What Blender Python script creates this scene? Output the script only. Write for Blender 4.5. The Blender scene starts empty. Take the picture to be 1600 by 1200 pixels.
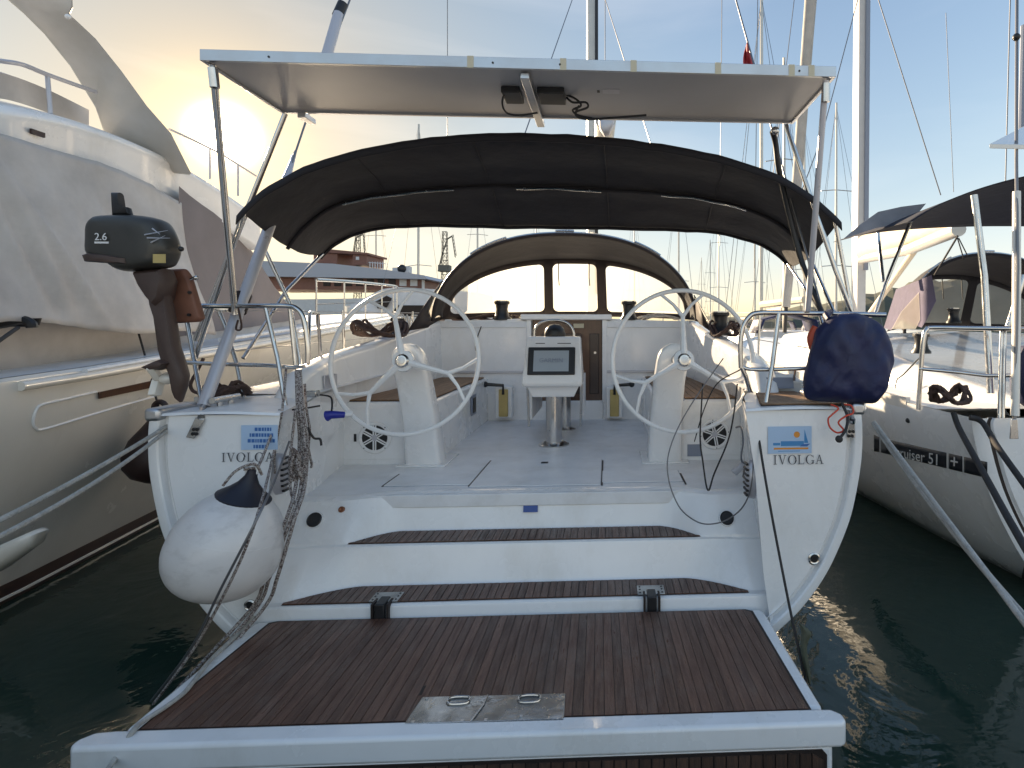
import bpy, bmesh, math, random
from mathutils import Vector, Matrix, noise
R = math.radians
random.seed(7)
scene = bpy.context.scene
COL = scene.collection

# ------------------------------------------------------------------ camera
F, CX, CY = 880.0, 1000.0, 510.0            # photograph's focal length and principal point, pixels of 1600 x 1200
CAM = Vector((0.526, -3.366, 1.95))         # metres: x to starboard, y forward, z above the water
YAW = R(3.3)
cd = bpy.data.cameras.new('camera'); cam = bpy.data.objects.new('camera', cd); COL.objects.link(cam)
cam.location = CAM; cam.rotation_euler = (R(90), 0, -YAW)
cd.sensor_width = 36; cd.lens = 36*F/1600; cd.shift_x = (800-CX)/1600; cd.shift_y = (CY-600)/1600
cd.clip_start = 0.05; cd.clip_end = 9000
scene.camera = cam
SY, CYW = math.sin(YAW), math.cos(YAW)
def ray(px, py):
    u = (px-CX)/F; v = (CY-py)/F
    return Vector((SY+CYW*u, CYW-SY*u, v))
def D(px, py, d): return CAM + ray(px, py)*d
def PY(px, py, Y):
    r = ray(px, py); return CAM + r*((Y-CAM.y)/r.y)
def PZ(px, py, Z):
    r = ray(px, py); return CAM + r*((Z-CAM.z)/r.z)
def PX(px, py, X):
    r = ray(px, py); return CAM + r*((X-CAM.x)/r.x)

# ------------------------------------------------------------------ sky and sun
SUN = ray(350, 212).normalized()
SUN_EL = math.asin(SUN.z); SUN_AZ = math.atan2(SUN.x, SUN.y)
world = bpy.data.worlds.new('World'); scene.world = world; world.use_nodes = True
nt = world.node_tree; nt.nodes.clear()
def N(t, tree=None, **kw):
    n = (tree or nt).nodes.new(t)
    for k, v in kw.items(): setattr(n, k, v)
    return n
L = nt.links.new
wout = N('ShaderNodeOutputWorld'); bg = N('ShaderNodeBackground'); bg.inputs['Strength'].default_value = 0.12
sky = N('ShaderNodeTexSky', sky_type='NISHITA'); sky.sun_disc = False
sky.sun_elevation = SUN_EL; sky.sun_rotation = SUN_AZ
sky.air_density = 1.25; sky.dust_density = 0.22; sky.ozone_density = 1.4; sky.altitude = 0
gam = N('ShaderNodeGamma'); gam.inputs['Gamma'].default_value = 1.0; L(sky.outputs[0], gam.inputs['Color'])     # tone curve over the whole sky, left neutral
sks = N('ShaderNodeVectorMath', operation='MULTIPLY'); L(gam.outputs[0], sks.inputs[0]); sks.inputs[1].default_value = (1.0, 0.96, 1.06)
tc = N('ShaderNodeTexCoord')
dot = N('ShaderNodeVectorMath', operation='DOT_PRODUCT'); L(tc.outputs['Generated'], dot.inputs[0]); dot.inputs[1].default_value = SUN
def M(op, a, b=None):
    n = N('ShaderNodeMath', operation=op)
    for i, v in enumerate((a, b)):
        if v is None: continue
        if isinstance(v, (int, float)): n.inputs[i].default_value = v
        else: L(v, n.inputs[i])
    return n.outputs[0]
dpos = M('MAXIMUM', dot.outputs['Value'], 0.0)
core = M('MULTIPLY', M('POWER', dpos, 4200.0), 90.0)                             # the sun seen through thin haze
halo = M('ADD', M('MULTIPLY', M('POWER', dpos, 520.0), 3.2), M('MULTIPLY', M('POWER', dpos, 90.0), 0.75))
# thin high cloud
mp = N('ShaderNodeMapping'); mp.inputs['Rotation'].default_value = (0, R(8), R(-20)); mp.inputs['Scale'].default_value = (1.2, 1.6, 7.0); L(tc.outputs['Generated'], mp.inputs['Vector'])
ns = N('ShaderNodeTexNoise'); ns.inputs['Scale'].default_value = 1.7; ns.inputs['Detail'].default_value = 7; ns.inputs['Roughness'].default_value = 0.5; ns.inputs['Distortion'].default_value = 0.5
L(mp.outputs[0], ns.inputs['Vector'])
rmp = N('ShaderNodeMapRange'); rmp.inputs['From Min'].default_value = 0.44; rmp.inputs['From Max'].default_value = 0.8; rmp.inputs['To Max'].default_value = 0.8; L(ns.outputs['Fac'], rmp.inputs['Value'])
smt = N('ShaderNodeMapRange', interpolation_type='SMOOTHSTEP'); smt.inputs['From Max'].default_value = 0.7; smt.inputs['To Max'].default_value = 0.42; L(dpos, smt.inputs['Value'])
sunward_dim = M('SUBTRACT', M('SUBTRACT', 1.0, smt.outputs[0]), M('ADD', M('MULTIPLY', M('POWER', dpos, 3.0), 0.15), M('MULTIPLY', M('POWER', dpos, 45.0), 0.14)))          # sky dimmed towards the sun so the sky behind lights the walls more
vs_ = N('ShaderNodeVectorMath', operation='SCALE'); L(sks.outputs[0], vs_.inputs[0]); L(sunward_dim, vs_.inputs['Scale'])
wm_ = N('ShaderNodeMix', data_type='RGBA', blend_type='MULTIPLY'); L(M('POWER', dpos, 7.0), wm_.inputs['Factor']); L(vs_.outputs[0], wm_.inputs['A']); wm_.inputs['B'].default_value = (1.0, 0.88, 0.62, 1)
rr_ = N('ShaderNodeVectorMath', operation='SCALE'); L(wm_.outputs['Result'], rr_.inputs[0]); rr_.inputs['Scale'].default_value = 1.0; sks = rr_
sq = N('ShaderNodeVectorMath', operation='MULTIPLY'); L(sks.outputs[0], sq.inputs[0]); L(sks.outputs[0], sq.inputs[1])
dv0 = N('ShaderNodeVectorMath', operation='MULTIPLY_ADD'); L(sq.outputs[0], dv0.inputs[0]); dv0.inputs[1].default_value = (3.7**-2, 3.5**-2, 3.3**-2); dv0.inputs[2].default_value = (1, 1, 1)
dv1 = N('ShaderNodeGamma'); dv1.inputs['Gamma'].default_value = 0.5; L(dv0.outputs[0], dv1.inputs['Color'])
dv2 = N('ShaderNodeVectorMath', operation='DIVIDE'); L(sks.outputs[0], dv2.inputs[0]); L(dv1.outputs[0], dv2.inputs[1]); sks = dv2
cmix = N('ShaderNodeMix', data_type='RGBA'); L(M('MULTIPLY', rmp.outputs[0], M('POWER', dpos, 1.5)), cmix.inputs['Factor']); L(sks.outputs[0], cmix.inputs['A'])
cadd = N('ShaderNodeVectorMath', operation='MULTIPLY_ADD'); L(sks.outputs[0], cadd.inputs[0]); cadd.inputs[1].default_value = (0.95, 0.93, 0.9); cadd.inputs[2].default_value = (0.75, 0.65, 0.6)
L(cadd.outputs[0], cmix.inputs['B'])
gcol = N('ShaderNodeVectorMath', operation='SCALE'); gcol.inputs[0].default_value = (1.0, 0.86, 0.62); L(core, gcol.inputs['Scale'])
hcol = N('ShaderNodeVectorMath', operation='SCALE'); hcol.inputs[0].default_value = (1.0, 0.60, 0.16); L(halo, hcol.inputs['Scale'])
gsum = N('ShaderNodeVectorMath', operation='ADD'); L(gcol.outputs[0], gsum.inputs[0]); L(hcol.outputs[0], gsum.inputs[1]); gcol = gsum
tot = N('ShaderNodeVectorMath', operation='ADD'); L(cmix.outputs['Result'], tot.inputs[0]); L(gcol.outputs[0], tot.inputs[1])
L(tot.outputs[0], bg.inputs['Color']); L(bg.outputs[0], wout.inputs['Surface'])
sd = bpy.data.lights.new('sun', 'SUN'); sd.energy = 5.0; sd.angle = R(0.6); sd.color = (1.0, 0.78, 0.52)
so = bpy.data.objects.new('sun', sd); COL.objects.link(so); so.rotation_euler = SUN.to_track_quat('Z', 'Y').to_euler()
vs = scene.view_settings; vs.view_transform = 'Standard'; vs.look = 'None'; vs.gamma = 1.0; vs.use_curve_mapping = False
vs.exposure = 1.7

# ------------------------------------------------------------------ mesh helpers
def link(name, me, mat, parent=None):
    o = bpy.data.objects.new(name, me); COL.objects.link(o)
    if mat is not None and not me.materials: me.materials.append(mat)
    if parent is not None:
        o.parent = parent
        if parent.type == 'EMPTY' and parent.parent is None: o.matrix_parent_inverse = Matrix.Translation(-parent.location)
    return o
def tag(o, label=None, cat=None, group=None, kind=None):
    if label: o['label'] = label
    if cat: o['category'] = cat
    if group: o['group'] = group
    if kind: o['kind'] = kind
    return o
def thing(name, label, cat, loc=(0, 0, 0), group=None):
    o = bpy.data.objects.new(name, None); COL.objects.link(o); o.location = loc; o.empty_display_size = 0.2
    return tag(o, label, cat, group)
def copy_tree(o, parent=None):
    c = o.copy(); COL.objects.link(c); c.parent = parent
    for ch in list(o.children): copy_tree(ch, c)
    return c
class MB:
    def __init__(s): s.v = []; s.f = []
    def add(s, vs_, fs):
        b = len(s.v); s.v += [Vector(p) for p in vs_]; s.f += [[b+i for i in f] for f in fs]; return s
    def box(s, lo, hi):
        x0, y0, z0 = lo; x1, y1, z1 = hi
        return s.add([(x0,y0,z0),(x1,y0,z0),(x1,y1,z0),(x0,y1,z0),(x0,y0,z1),(x1,y0,z1),(x1,y1,z1),(x0,y1,z1)],
                     [(0,3,2,1),(4,5,6,7),(0,1,5,4),(1,2,6,5),(2,3,7,6),(3,0,4,7)])
    def obox(s, c, ax, ay, az):           # box by centre and three half-axis vectors
        c, ax, ay, az = Vector(c), Vector(ax), Vector(ay), Vector(az)
        p = [c+i*ax+j*ay+k*az for k in (-1, 1) for i, j in ((-1,-1),(1,-1),(1,1),(-1,1))]
        return s.add(p, [(0,3,2,1),(4,5,6,7),(0,1,5,4),(1,2,6,5),(2,3,7,6),(3,0,4,7)])
    def loft(s, secs, closed=False, caps=False):
        n = len(secs[0]); vv = [p for q in secs for p in q]; ff = []
        for i in range(len(secs)-1):
            for j in range(n if closed else n-1):
                k = (j+1) % n
                ff.append((i*n+j, i*n+k, (i+1)*n+k, (i+1)*n+j))
        if caps: ff.append(tuple(range(n-1, -1, -1))); ff.append(tuple((len(secs)-1)*n+j for j in range(n)))
        return s.add(vv, ff)
    def prism(s, pts, vec):
        vec = Vector(vec); pts = [Vector(p) for p in pts]; n = len(pts)
        return s.add(pts+[p+vec for p in pts], [tuple(range(n-1, -1, -1)), tuple(range(n, 2*n))]+[(i, (i+1) % n, n+(i+1) % n, n+i) for i in range(n)])
    def tube(s, path, r, n=8, smooth=0, closed=False):
        path = [Vector(p) for p in path]
        if smooth: path = spline(path, smooth, closed)
        m = len(path); rs = r if isinstance(r, (list, tuple)) else None
        secs = []; up = None
        for i, p in enumerate(path):
            if closed: t = path[(i+1) % m]-path[i-1]
            else: t = path[min(i+1, m-1)]-path[max(i-1, 0)]
            t = t.normalized() if t.length > 1e-9 else Vector((0, 0, 1))
            if up is None: up = Vector((0, 0, 1)) if abs(t.z) < 0.9 else Vector((1, 0, 0))
            a = t.cross(up); a = a.normalized() if a.length > 1e-6 else t.orthogonal().normalized()
            b = a.cross(t).normalized(); up = b
            rr = (rs[min(int(i*len(rs)/m), len(rs)-1)] if not smooth and len(rs) == m else rs[0]+(rs[-1]-rs[0])*i/(m-1)) if rs else r
            secs.append([p+(a*math.cos(2*math.pi*k/n)+b*math.sin(2*math.pi*k/n))*rr for k in range(n)])
        if closed: secs.append(secs[0])
        return s.loft(secs, True, not closed)
    def disc(s, c, nrm, r, th, n=20):
        c, nrm = Vector(c), Vector(nrm).normalized()
        return s.tube([c, c+nrm*th], r, n)
    def lathe(s, c, axis, prof, n=20):    # prof: (radius, height)
        c, ax = Vector(c), Vector(axis).normalized(); a = ax.orthogonal().normalized(); b = ax.cross(a)
        secs = [[c+ax*h+(a*math.cos(2*math.pi*k/n)+b*math.sin(2*math.pi*k/n))*max(r, 1e-4) for k in range(n)] for r, h in prof]
        return s.loft(secs, True, True)
    def ball(s, c, rx, ry=None, rz=None, n=14):
        ry = ry or rx; rz = rz or rx; c = Vector(c); secs = []
        for i in range(n//2+1):
            th = math.pi*i/(n//2); th = min(max(th, .02), math.pi-.02)
            secs.append([c+Vector((rx*math.sin(th)*math.cos(2*math.pi*k/n), ry*math.sin(th)*math.sin(2*math.pi*k/n), rz*math.cos(th))) for k in range(n)])
        return s.loft(secs, True, True)
    def inflate(s, outline, d, thick, e=0.5, k=7):   # closed solid from an outline at depth d with its own thickness
        c = sum((Vector(D(px, py, d)) for px, py in outline), Vector())/len(outline)
        axis = ray(CX, CY); secs = []
        for i in range(k+1):
            th = -math.pi/2+math.pi*i/k; sc = max(math.cos(th), 0.02)**e
            secs.append([c+(Vector(D(px, py, d))-c)*sc+axis*thick*math.sin(th) for px, py in outline])
        return s.loft(secs, True, True)
    def build(s, name, mat, parent=None, smooth=40, bevel=0, seg=2, solid=0, sub=0, weld=True):
        me = bpy.data.meshes.new(name); me.from_pydata(s.v, [], s.f)
        bm = bmesh.new(); bm.from_mesh(me)
        if weld: bmesh.ops.remove_doubles(bm, verts=bm.verts, dist=1e-5)
        bmesh.ops.recalc_face_normals(bm, faces=bm.faces); bm.to_mesh(me); bm.free()
        if smooth:
            me.polygons.foreach_set('use_smooth', [True]*len(me.polygons)); me.set_sharp_from_angle(angle=R(smooth))
        o = link(name, me, mat, parent)
        if sub: m = o.modifiers.new('s', 'SUBSURF'); m.levels = m.render_levels = sub
        if solid: m = o.modifiers.new('t', 'SOLIDIFY'); m.thickness = solid; m.offset = 0
        if bevel: m = o.modifiers.new('b', 'BEVEL'); m.width = bevel; m.segments = seg; m.limit_method = 'ANGLE'; m.angle_limit = R(35)
        return o
def spline(p, k, closed=False):
    out = []; m = len(p)
    for i in range(m if closed else m-1):
        if closed: a, b, c, d = p[i-1], p[i], p[(i+1) % m], p[(i+2) % m]
        else: a, b, c, d = p[max(i-1, 0)], p[i], p[i+1], p[min(i+2, m-1)]
        for j in range(k):
            t = j/k
            out.append(0.5*((2*b)+(c-a)*t+(2*a-5*b+4*c-d)*t*t+(3*b-a-3*c+d)*t**3))
    if not closed: out.append(p[-1])
    return out
def tubes(name, mat, parent, path, r, n=8, smooth=0, closed=False):
    return MB().tube(path, r, n, smooth, closed).build(name, mat, parent, smooth=60)
def sag(a, b, s, k=14):
    a, b = Vector(a), Vector(b)
    return [a.lerp(b, i/k)+Vector((0, 0, -s*4*(i/k)*(1-i/k))) for i in range(k+1)]
def lerp(a, b, t): return a+(b-a)*t
def interp(x, xs, ys):
    if x <= xs[0]: return ys[0]
    for i in range(len(xs)-1):
        if x <= xs[i+1]: return lerp(ys[i], ys[i+1], (x-xs[i])/(xs[i+1]-xs[i]))
    return ys[-1]
def text_mesh(name, body, size, origin, right, up, mat, parent, align='CENTER', depth=0.0008, shear=0.0, lift=0.002):
    cu = bpy.data.curves.new(name, 'FONT'); cu.body = body; cu.size = size; cu.align_x = align; cu.align_y = 'CENTER'; cu.extrude = depth; cu.shear = shear
    cu.resolution_u = 3
    tmp = bpy.data.objects.new('tmp', cu); COL.objects.link(tmp)
    dg = bpy.context.evaluated_depsgraph_get(); me = bpy.data.meshes.new_from_object(tmp.evaluated_get(dg))
    bpy.data.objects.remove(tmp)
    right, up = Vector(right).normalized(), Vector(up).normalized(); nrm = right.cross(up)
    origin = Vector(origin)+nrm*lift
    for v in me.vertices: v.co = origin+right*v.co.x+up*v.co.y+nrm*v.co.z
    me.name = name; me.materials.clear()
    return link(name, me, mat, parent)

# ------------------------------------------------------------------ materials
def mat(name, col, rough=0.5, metal=0.0, var=0.0, vscale=6.0, bump=0.0, bscale=40.0, coat=0.0, trans=0.0, rnd=0.0, col2=None, rvar=0.0, stretch=None, spec=0.5, emit=None, sheen=0.0, patch=None):
    m = bpy.data.materials.new(name); m.use_nodes = True; t = m.node_tree; b = t.nodes['Principled BSDF']
    b.inputs['Roughness'].default_value = rough; b.inputs['Metallic'].default_value = metal; b.inputs['Coat Weight'].default_value = coat
    b.inputs['Coat Roughness'].default_value = 0.08; b.inputs['Specular IOR Level'].default_value = spec; b.inputs['Sheen Weight'].default_value = sheen
    b.inputs['Base Color'].default_value = (*col, 1)
    if emit: b.inputs['Emission Color'].default_value = (*emit[:3], 1); b.inputs['Emission Strength'].default_value = emit[3]
    c = N('ShaderNodeTexCoord', t)
    vec = c.outputs['Object']
    if stretch:
        mpg = N('ShaderNodeMapping', t); mpg.inputs['Scale'].default_value = stretch; t.links.new(vec, mpg.inputs['Vector']); vec = mpg.outputs[0]
    if rnd:
        oi = N('ShaderNodeObjectInfo', t); ad = N('ShaderNodeVectorMath', t, operation='SCALE'); cmb = N('ShaderNodeCombineXYZ', t)
        for i in range(3): t.links.new(oi.outputs['Random'], cmb.inputs[i])
        t.links.new(cmb.outputs[0], ad.inputs[0]); ad.inputs['Scale'].default_value = 30
        a2 = N('ShaderNodeVectorMath', t, operation='ADD'); t.links.new(vec, a2.inputs[0]); t.links.new(ad.outputs[0], a2.inputs[1]); vec = a2.outputs[0]
    last = None
    if var or rvar:
        n = N('ShaderNodeTexNoise', t); n.inputs['Scale'].default_value = vscale; n.inputs['Detail'].default_value = 6; n.inputs['Roughness'].default_value = 0.6
        t.links.new(vec, n.inputs['Vector'])
        if var:
            mr = N('ShaderNodeMapRange', t); mr.inputs['From Min'].default_value = 0.3; mr.inputs['From Max'].default_value = 0.7; t.links.new(n.outputs['Fac'], mr.inputs['Value'])
            mx = N('ShaderNodeMix', t, data_type='RGBA'); t.links.new(mr.outputs[0], mx.inputs['Factor'])
            lo = col2 or tuple(x*(1-var) for x in col)
            mx.inputs['A'].default_value = (*col, 1); mx.inputs['B'].default_value = (*lo, 1); last = mx.outputs['Result']
        if rvar:
            mr2 = N('ShaderNodeMapRange', t); mr2.inputs['From Min'].default_value = .3; mr2.inputs['From Max'].default_value = .7
            mr2.inputs['To Min'].default_value = max(rough-rvar, .02); mr2.inputs['To Max'].default_value = rough+rvar
            t.links.new(n.outputs['Fac'], mr2.inputs['Value']); t.links.new(mr2.outputs[0], b.inputs['Roughness'])
    if rnd:
        mm = N('ShaderNodeMapRange', t); mm.inputs['To Min'].default_value = 1-rnd; mm.inputs['To Max'].default_value = 1+rnd; t.links.new(oi.outputs['Random'], mm.inputs['Value'])
        sc = N('ShaderNodeVectorMath', t, operation='SCALE'); t.links.new(mm.outputs[0], sc.inputs['Scale'])
        if last is None: sc.inputs[0].default_value = col
        else: t.links.new(last, sc.inputs[0])
        last = sc.outputs[0]
    if patch:                              # stains and wear: colour, noise scale, amount, stretch
        pc, ps, pa, pst = patch
        pm = N('ShaderNodeMapping', t); pm.inputs['Scale'].default_value = pst; t.links.new(c.outputs['Object'], pm.inputs['Vector'])
        pn = N('ShaderNodeTexNoise', t); pn.inputs['Scale'].default_value = ps; pn.inputs['Detail'].default_value = 8; pn.inputs['Roughness'].default_value = 0.68; t.links.new(pm.outputs[0], pn.inputs['Vector'])
        pr_ = N('ShaderNodeMapRange', t); pr_.inputs['From Min'].default_value = 0.52; pr_.inputs['From Max'].default_value = 0.78; pr_.inputs['To Max'].default_value = pa; t.links.new(pn.outputs['Fac'], pr_.inputs['Value'])
        px_ = N('ShaderNodeMix', t, data_type='RGBA'); t.links.new(pr_.outputs[0], px_.inputs['Factor']); px_.inputs['B'].default_value = (*pc, 1)
        if last is None: px_.inputs['A'].default_value = (*col, 1)
        else: t.links.new(last, px_.inputs['A'])
        last = px_.outputs['Result']
    if last is not None: t.links.new(last, b.inputs['Base Color'])
    if bump:
        n2 = N('ShaderNodeTexNoise', t); n2.inputs['Scale'].default_value = bscale; n2.inputs['Detail'].default_value = 4; t.links.new(vec, n2.inputs['Vector'])
        bp = N('ShaderNodeBump', t); bp.inputs['Strength'].default_value = bump; bp.inputs['Distance'].default_value = 0.02; t.links.new(n2.outputs['Fac'], bp.inputs['Height']); t.links.new(bp.outputs[0], b.inputs['Normal'])
    if trans:
        tr = N('ShaderNodeBsdfTransparent', t); ms = N('ShaderNodeMixShader', t); ms.inputs[0].default_value = trans
        t.links.new(b.outputs[0], ms.inputs[1]); t.links.new(tr.outputs[0], ms.inputs[2]); t.links.new(ms.outputs[0], t.nodes['Material Output'].inputs['Surface'])
    return m
GEL = mat('gelcoat', (0.84, 0.845, 0.85), 0.26, var=0.07, vscale=2.2, coat=0.5, rvar=0.10, bump=0.02, bscale=3, patch=((0.56, 0.53, 0.47), 2.6, 0.42, (1, 1, 0.45)))
GELD = mat('deck_gelcoat', (0.83, 0.84, 0.855), 0.42, var=0.12, vscale=5, rvar=0.12, bump=0.06, bscale=180, patch=((0.50, 0.47, 0.42), 3.5, 0.45, (1, 1, 1)))
GELC = mat('cream_gelcoat', (0.80, 0.765, 0.70), 0.24, var=0.10, vscale=1.5, coat=0.7, rvar=0.08, patch=((0.48, 0.43, 0.35), 1.4, 0.55, (1, 1.4, 0.25)))
GELW = mat('weathered_gelcoat', (0.60, 0.60, 0.60), 0.34, var=0.22, vscale=1.6, coat=0.2, rvar=0.1, col2=(0.46, 0.45, 0.42))
TEAK = mat('teak', (0.145, 0.070, 0.045), 0.40, var=0.5, vscale=9, col2=(0.075, 0.034, 0.023), rnd=0.27, bump=0.25, bscale=60, stretch=(6, 0.5, 6), rvar=0.16, patch=((0.17, 0.135, 0.115), 2.4, 0.6, (1.6, 0.8, 1)))
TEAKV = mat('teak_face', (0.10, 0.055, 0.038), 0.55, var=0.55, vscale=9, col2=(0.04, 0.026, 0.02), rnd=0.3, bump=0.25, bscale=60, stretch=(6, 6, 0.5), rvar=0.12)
TEAKS = mat('seat_teak', (0.33, 0.19, 0.10), 0.6, var=0.45, vscale=8, rnd=0.2, bump=0.2, bscale=60, stretch=(6, 0.5, 6))
CAULK = mat('caulk', (0.022, 0.014, 0.012), 0.6)
STEEL = mat('stainless_steel', (0.62, 0.61, 0.60), 0.2, 1.0, rvar=0.1, vscale=12, var=0.15)
STEELP = mat('worn_steel_plate', (0.50, 0.50, 0.49), 0.22, 1.0, var=0.5, vscale=7, rvar=0.16, bump=0.12, bscale=14)
ALU = mat('aluminium', (0.55, 0.56, 0.58), 0.36, 1.0, rvar=0.08, vscale=5, var=0.1)
PAINTG = mat('painted_grey_tube', (0.50, 0.50, 0.54), 0.35, 0.3, rvar=0.1)
CANVAS = mat('dark_canvas', (0.008, 0.0068, 0.012), 0.75, var=0.3, vscale=5, bump=0.5, bscale=6, sheen=0.04)
CANVASB = mat('navy_canvas', (0.008, 0.014, 0.075), 0.55, var=0.4, vscale=5, bump=0.6, bscale=9, sheen=0.03)
CANVASV = mat('violet_canvas', (0.10, 0.085, 0.16), 0.8, var=0.3, vscale=5, bump=0.3, bscale=9)
BROWNC = mat('brown_piping', (0.028, 0.017, 0.016), 0.7, var=0.3)
TARP = mat('grey_tarpaulin', (0.56, 0.53, 0.50), 0.6, var=0.22, vscale=2.2, bump=0.6, bscale=2.2, col2=(0.38, 0.355, 0.335))
TARPD = mat('dark_window_cover', (0.21, 0.185, 0.19), 0.7, var=0.2, vscale=2, bump=0.25, bscale=3)
VINYL = mat('clear_vinyl', (0.80, 0.74, 0.62), 0.16, trans=0.62, var=0.3, vscale=3, bump=0.25, bscale=2.5)
vt_ = VINYL.node_tree; tl_ = N('ShaderNodeBsdfTranslucent', vt_); tl_.inputs['Color'].default_value = (0.92, 0.89, 0.82, 1); mv_ = N('ShaderNodeMixShader', vt_); mv_.inputs[0].default_value = 0.65
ms_ = vt_.nodes['Mix Shader']; vt_.links.new(vt_.nodes['Principled BSDF'].outputs[0], mv_.inputs[1]); vt_.links.new(tl_.outputs[0], mv_.inputs[2]); vt_.links.new(mv_.outputs[0], ms_.inputs[1])
GLASS = mat('dark_glass', (0.02, 0.016, 0.018), 0.12, spec=0.15)
BLACK = mat('black_plastic', (0.014, 0.014, 0.016), 0.4, var=0.3)
MOTOR = mat('motor_paint', (0.045, 0.043, 0.038), 0.4, coat=0.1, var=0.3, vscale=8)
MOTORB = mat('motor_leg_paint', (0.075, 0.046, 0.038), 0.5, var=0.3, vscale=8)
ROPEW = mat('white_rope', (0.52, 0.50, 0.46), 0.85, var=0.35, vscale=30, bump=0.6, bscale=120)
ROPEB = mat('brown_rope', (0.10, 0.06, 0.05), 0.85, var=0.5, vscale=25, bump=0.6, bscale=120)
ROPED = mat('dark_line', (0.035, 0.033, 0.034), 0.8, var=0.3, vscale=25)
WIRE = mat('wire', (0.20, 0.20, 0.21), 0.4, 0.7)
ROPER = mat('red_line', (0.55, 0.06, 0.03), 0.7)
FEND = mat('fender_vinyl', (0.72, 0.70, 0.69), 0.33, var=0.1, vscale=3, col2=(0.60, 0.585, 0.58), coat=0.15, patch=((0.33, 0.31, 0.30), 7.0, 0.5, (1, 1, 2.2)))
FENDB = mat('brown_fender', (0.035, 0.018, 0.017), 0.5, var=0.3)
NAVY = mat('navy_rubber', (0.010, 0.011, 0.022), 0.5)
WOODD = mat('mahogany', (0.10, 0.042, 0.022), 0.35, var=0.4, vscale=5, coat=0.3, stretch=(5, 5, 0.6))
WOODB = mat('plywood_pad', (0.24, 0.10, 0.06), 0.6, var=0.4, vscale=6)
MESHY = mat('yellow_pocket', (0.55, 0.42, 0.16), 0.7, var=0.2)
BLUE = mat('blue_plastic', (0.02, 0.03, 0.30), 0.4)
BLUEST = mat('blue_sticker', (0.01, 0.07, 0.30), 0.3)
LBLUE = mat('pale_blue_sticker', (0.40, 0.55, 0.75), 0.4, var=0.08)
PRINTB = mat('blue_print', (0.03, 0.13, 0.38), 0.4)
PRINTC = mat('cyan_print', (0.04, 0.22, 0.48), 0.4)
PRINTO = mat('orange_print', (0.65, 0.25, 0.03), 0.4)
LETTER = mat('dark_lettering', (0.035, 0.04, 0.055), 0.4)
LETTERG = mat('grey_lettering', (0.22, 0.25, 0.32), 0.4)
WHITEP = mat('white_print', (0.75, 0.75, 0.75), 0.4)
SCREEN = mat('plotter_screen', (0.33, 0.38, 0.43), 0.22)
PANELU = mat('panel_backsheet', (0.42, 0.42, 0.44), 0.36, var=0.12, vscale=1.5)
SOLAR = mat('solar_cells', (0.01, 0.012, 0.03), 0.15)
TAPE = mat('yellow_tape', (0.55, 0.50, 0.37), 0.6)
SAILC = mat('sail_cover', (0.62, 0.54, 0.42), 0.75, var=0.15, vscale=3, bump=0.3, bscale=6)
FLAG = mat('red_flag', (0.35, 0.03, 0.04), 0.8)
STRIPE = mat('hull_stripe', (0.030, 0.032, 0.040), 0.35)
BOOT = mat('boot_stripe', (0.045, 0.020, 0.016), 0.5, var=0.3)
SHIPB = mat('ship_brown', (0.20, 0.085, 0.06), 0.5, var=0.2)
SHIPW = mat('ship_white', (0.62, 0.62, 0.63), 0.5, var=0.1)
SHIPR = mat('ship_roof', (0.42, 0.43, 0.48), 0.5)
CRANE = mat('crane_paint', (0.14, 0.13, 0.11), 0.6)
MASTM = mat('mast_alloy', (0.58, 0.56, 0.52), 0.42, 0.55, var=0.1)
HILL = mat('hill_scrub', (0.11, 0.115, 0.08), 0.95, var=0.5, vscale=0.01)
WEED = mat('seaweed', (0.10, 0.11, 0.075), 0.7, var=0.4, vscale=14)

# ------------------------------------------------------------------ setting
wm = bpy.data.materials.new('harbour_water'); wm.use_nodes = True; t = wm.node_tree; b = t.nodes['Principled BSDF']
b.inputs['Base Color'].default_value = (0.014, 0.032, 0.024, 1); b.inputs['Roughness'].default_value = 0.04; b.inputs['IOR'].default_value = 1.33
c = N('ShaderNodeTexCoord', t); bp = N('ShaderNodeBump', t); bp.inputs['Strength'].default_value = 0.2; bp.inputs['Distance'].default_value = 0.08
n1 = N('ShaderNodeTexNoise', t); n1.inputs['Scale'].default_value = 1.4; n1.inputs['Detail'].default_value = 4; n1.inputs['Distortion'].default_value = 0.8; t.links.new(c.outputs['Object'], n1.inputs['Vector'])
n3 = N('ShaderNodeTexNoise', t); n3.inputs['Scale'].default_value = 9; n3.inputs['Detail'].default_value = 3; t.links.new(c.outputs['Object'], n3.inputs['Vector'])
ma = N('ShaderNodeMath', t, operation='MULTIPLY_ADD'); t.links.new(n3.outputs['Fac'], ma.inputs[0]); ma.inputs[1].default_value = 0.10; t.links.new(n1.outputs['Fac'], ma.inputs[2])
t.links.new(ma.outputs[0], bp.inputs['Height']); t.links.new(bp.outputs[0], b.inputs['Normal'])
tag(MB().add([(-2500, -400, 0), (2500, -400, 0), (2500, 2600, 0), (-2500, 2600, 0)], [(0, 1, 2, 3)]).build('water', wm, smooth=0), kind='structure')
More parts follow.
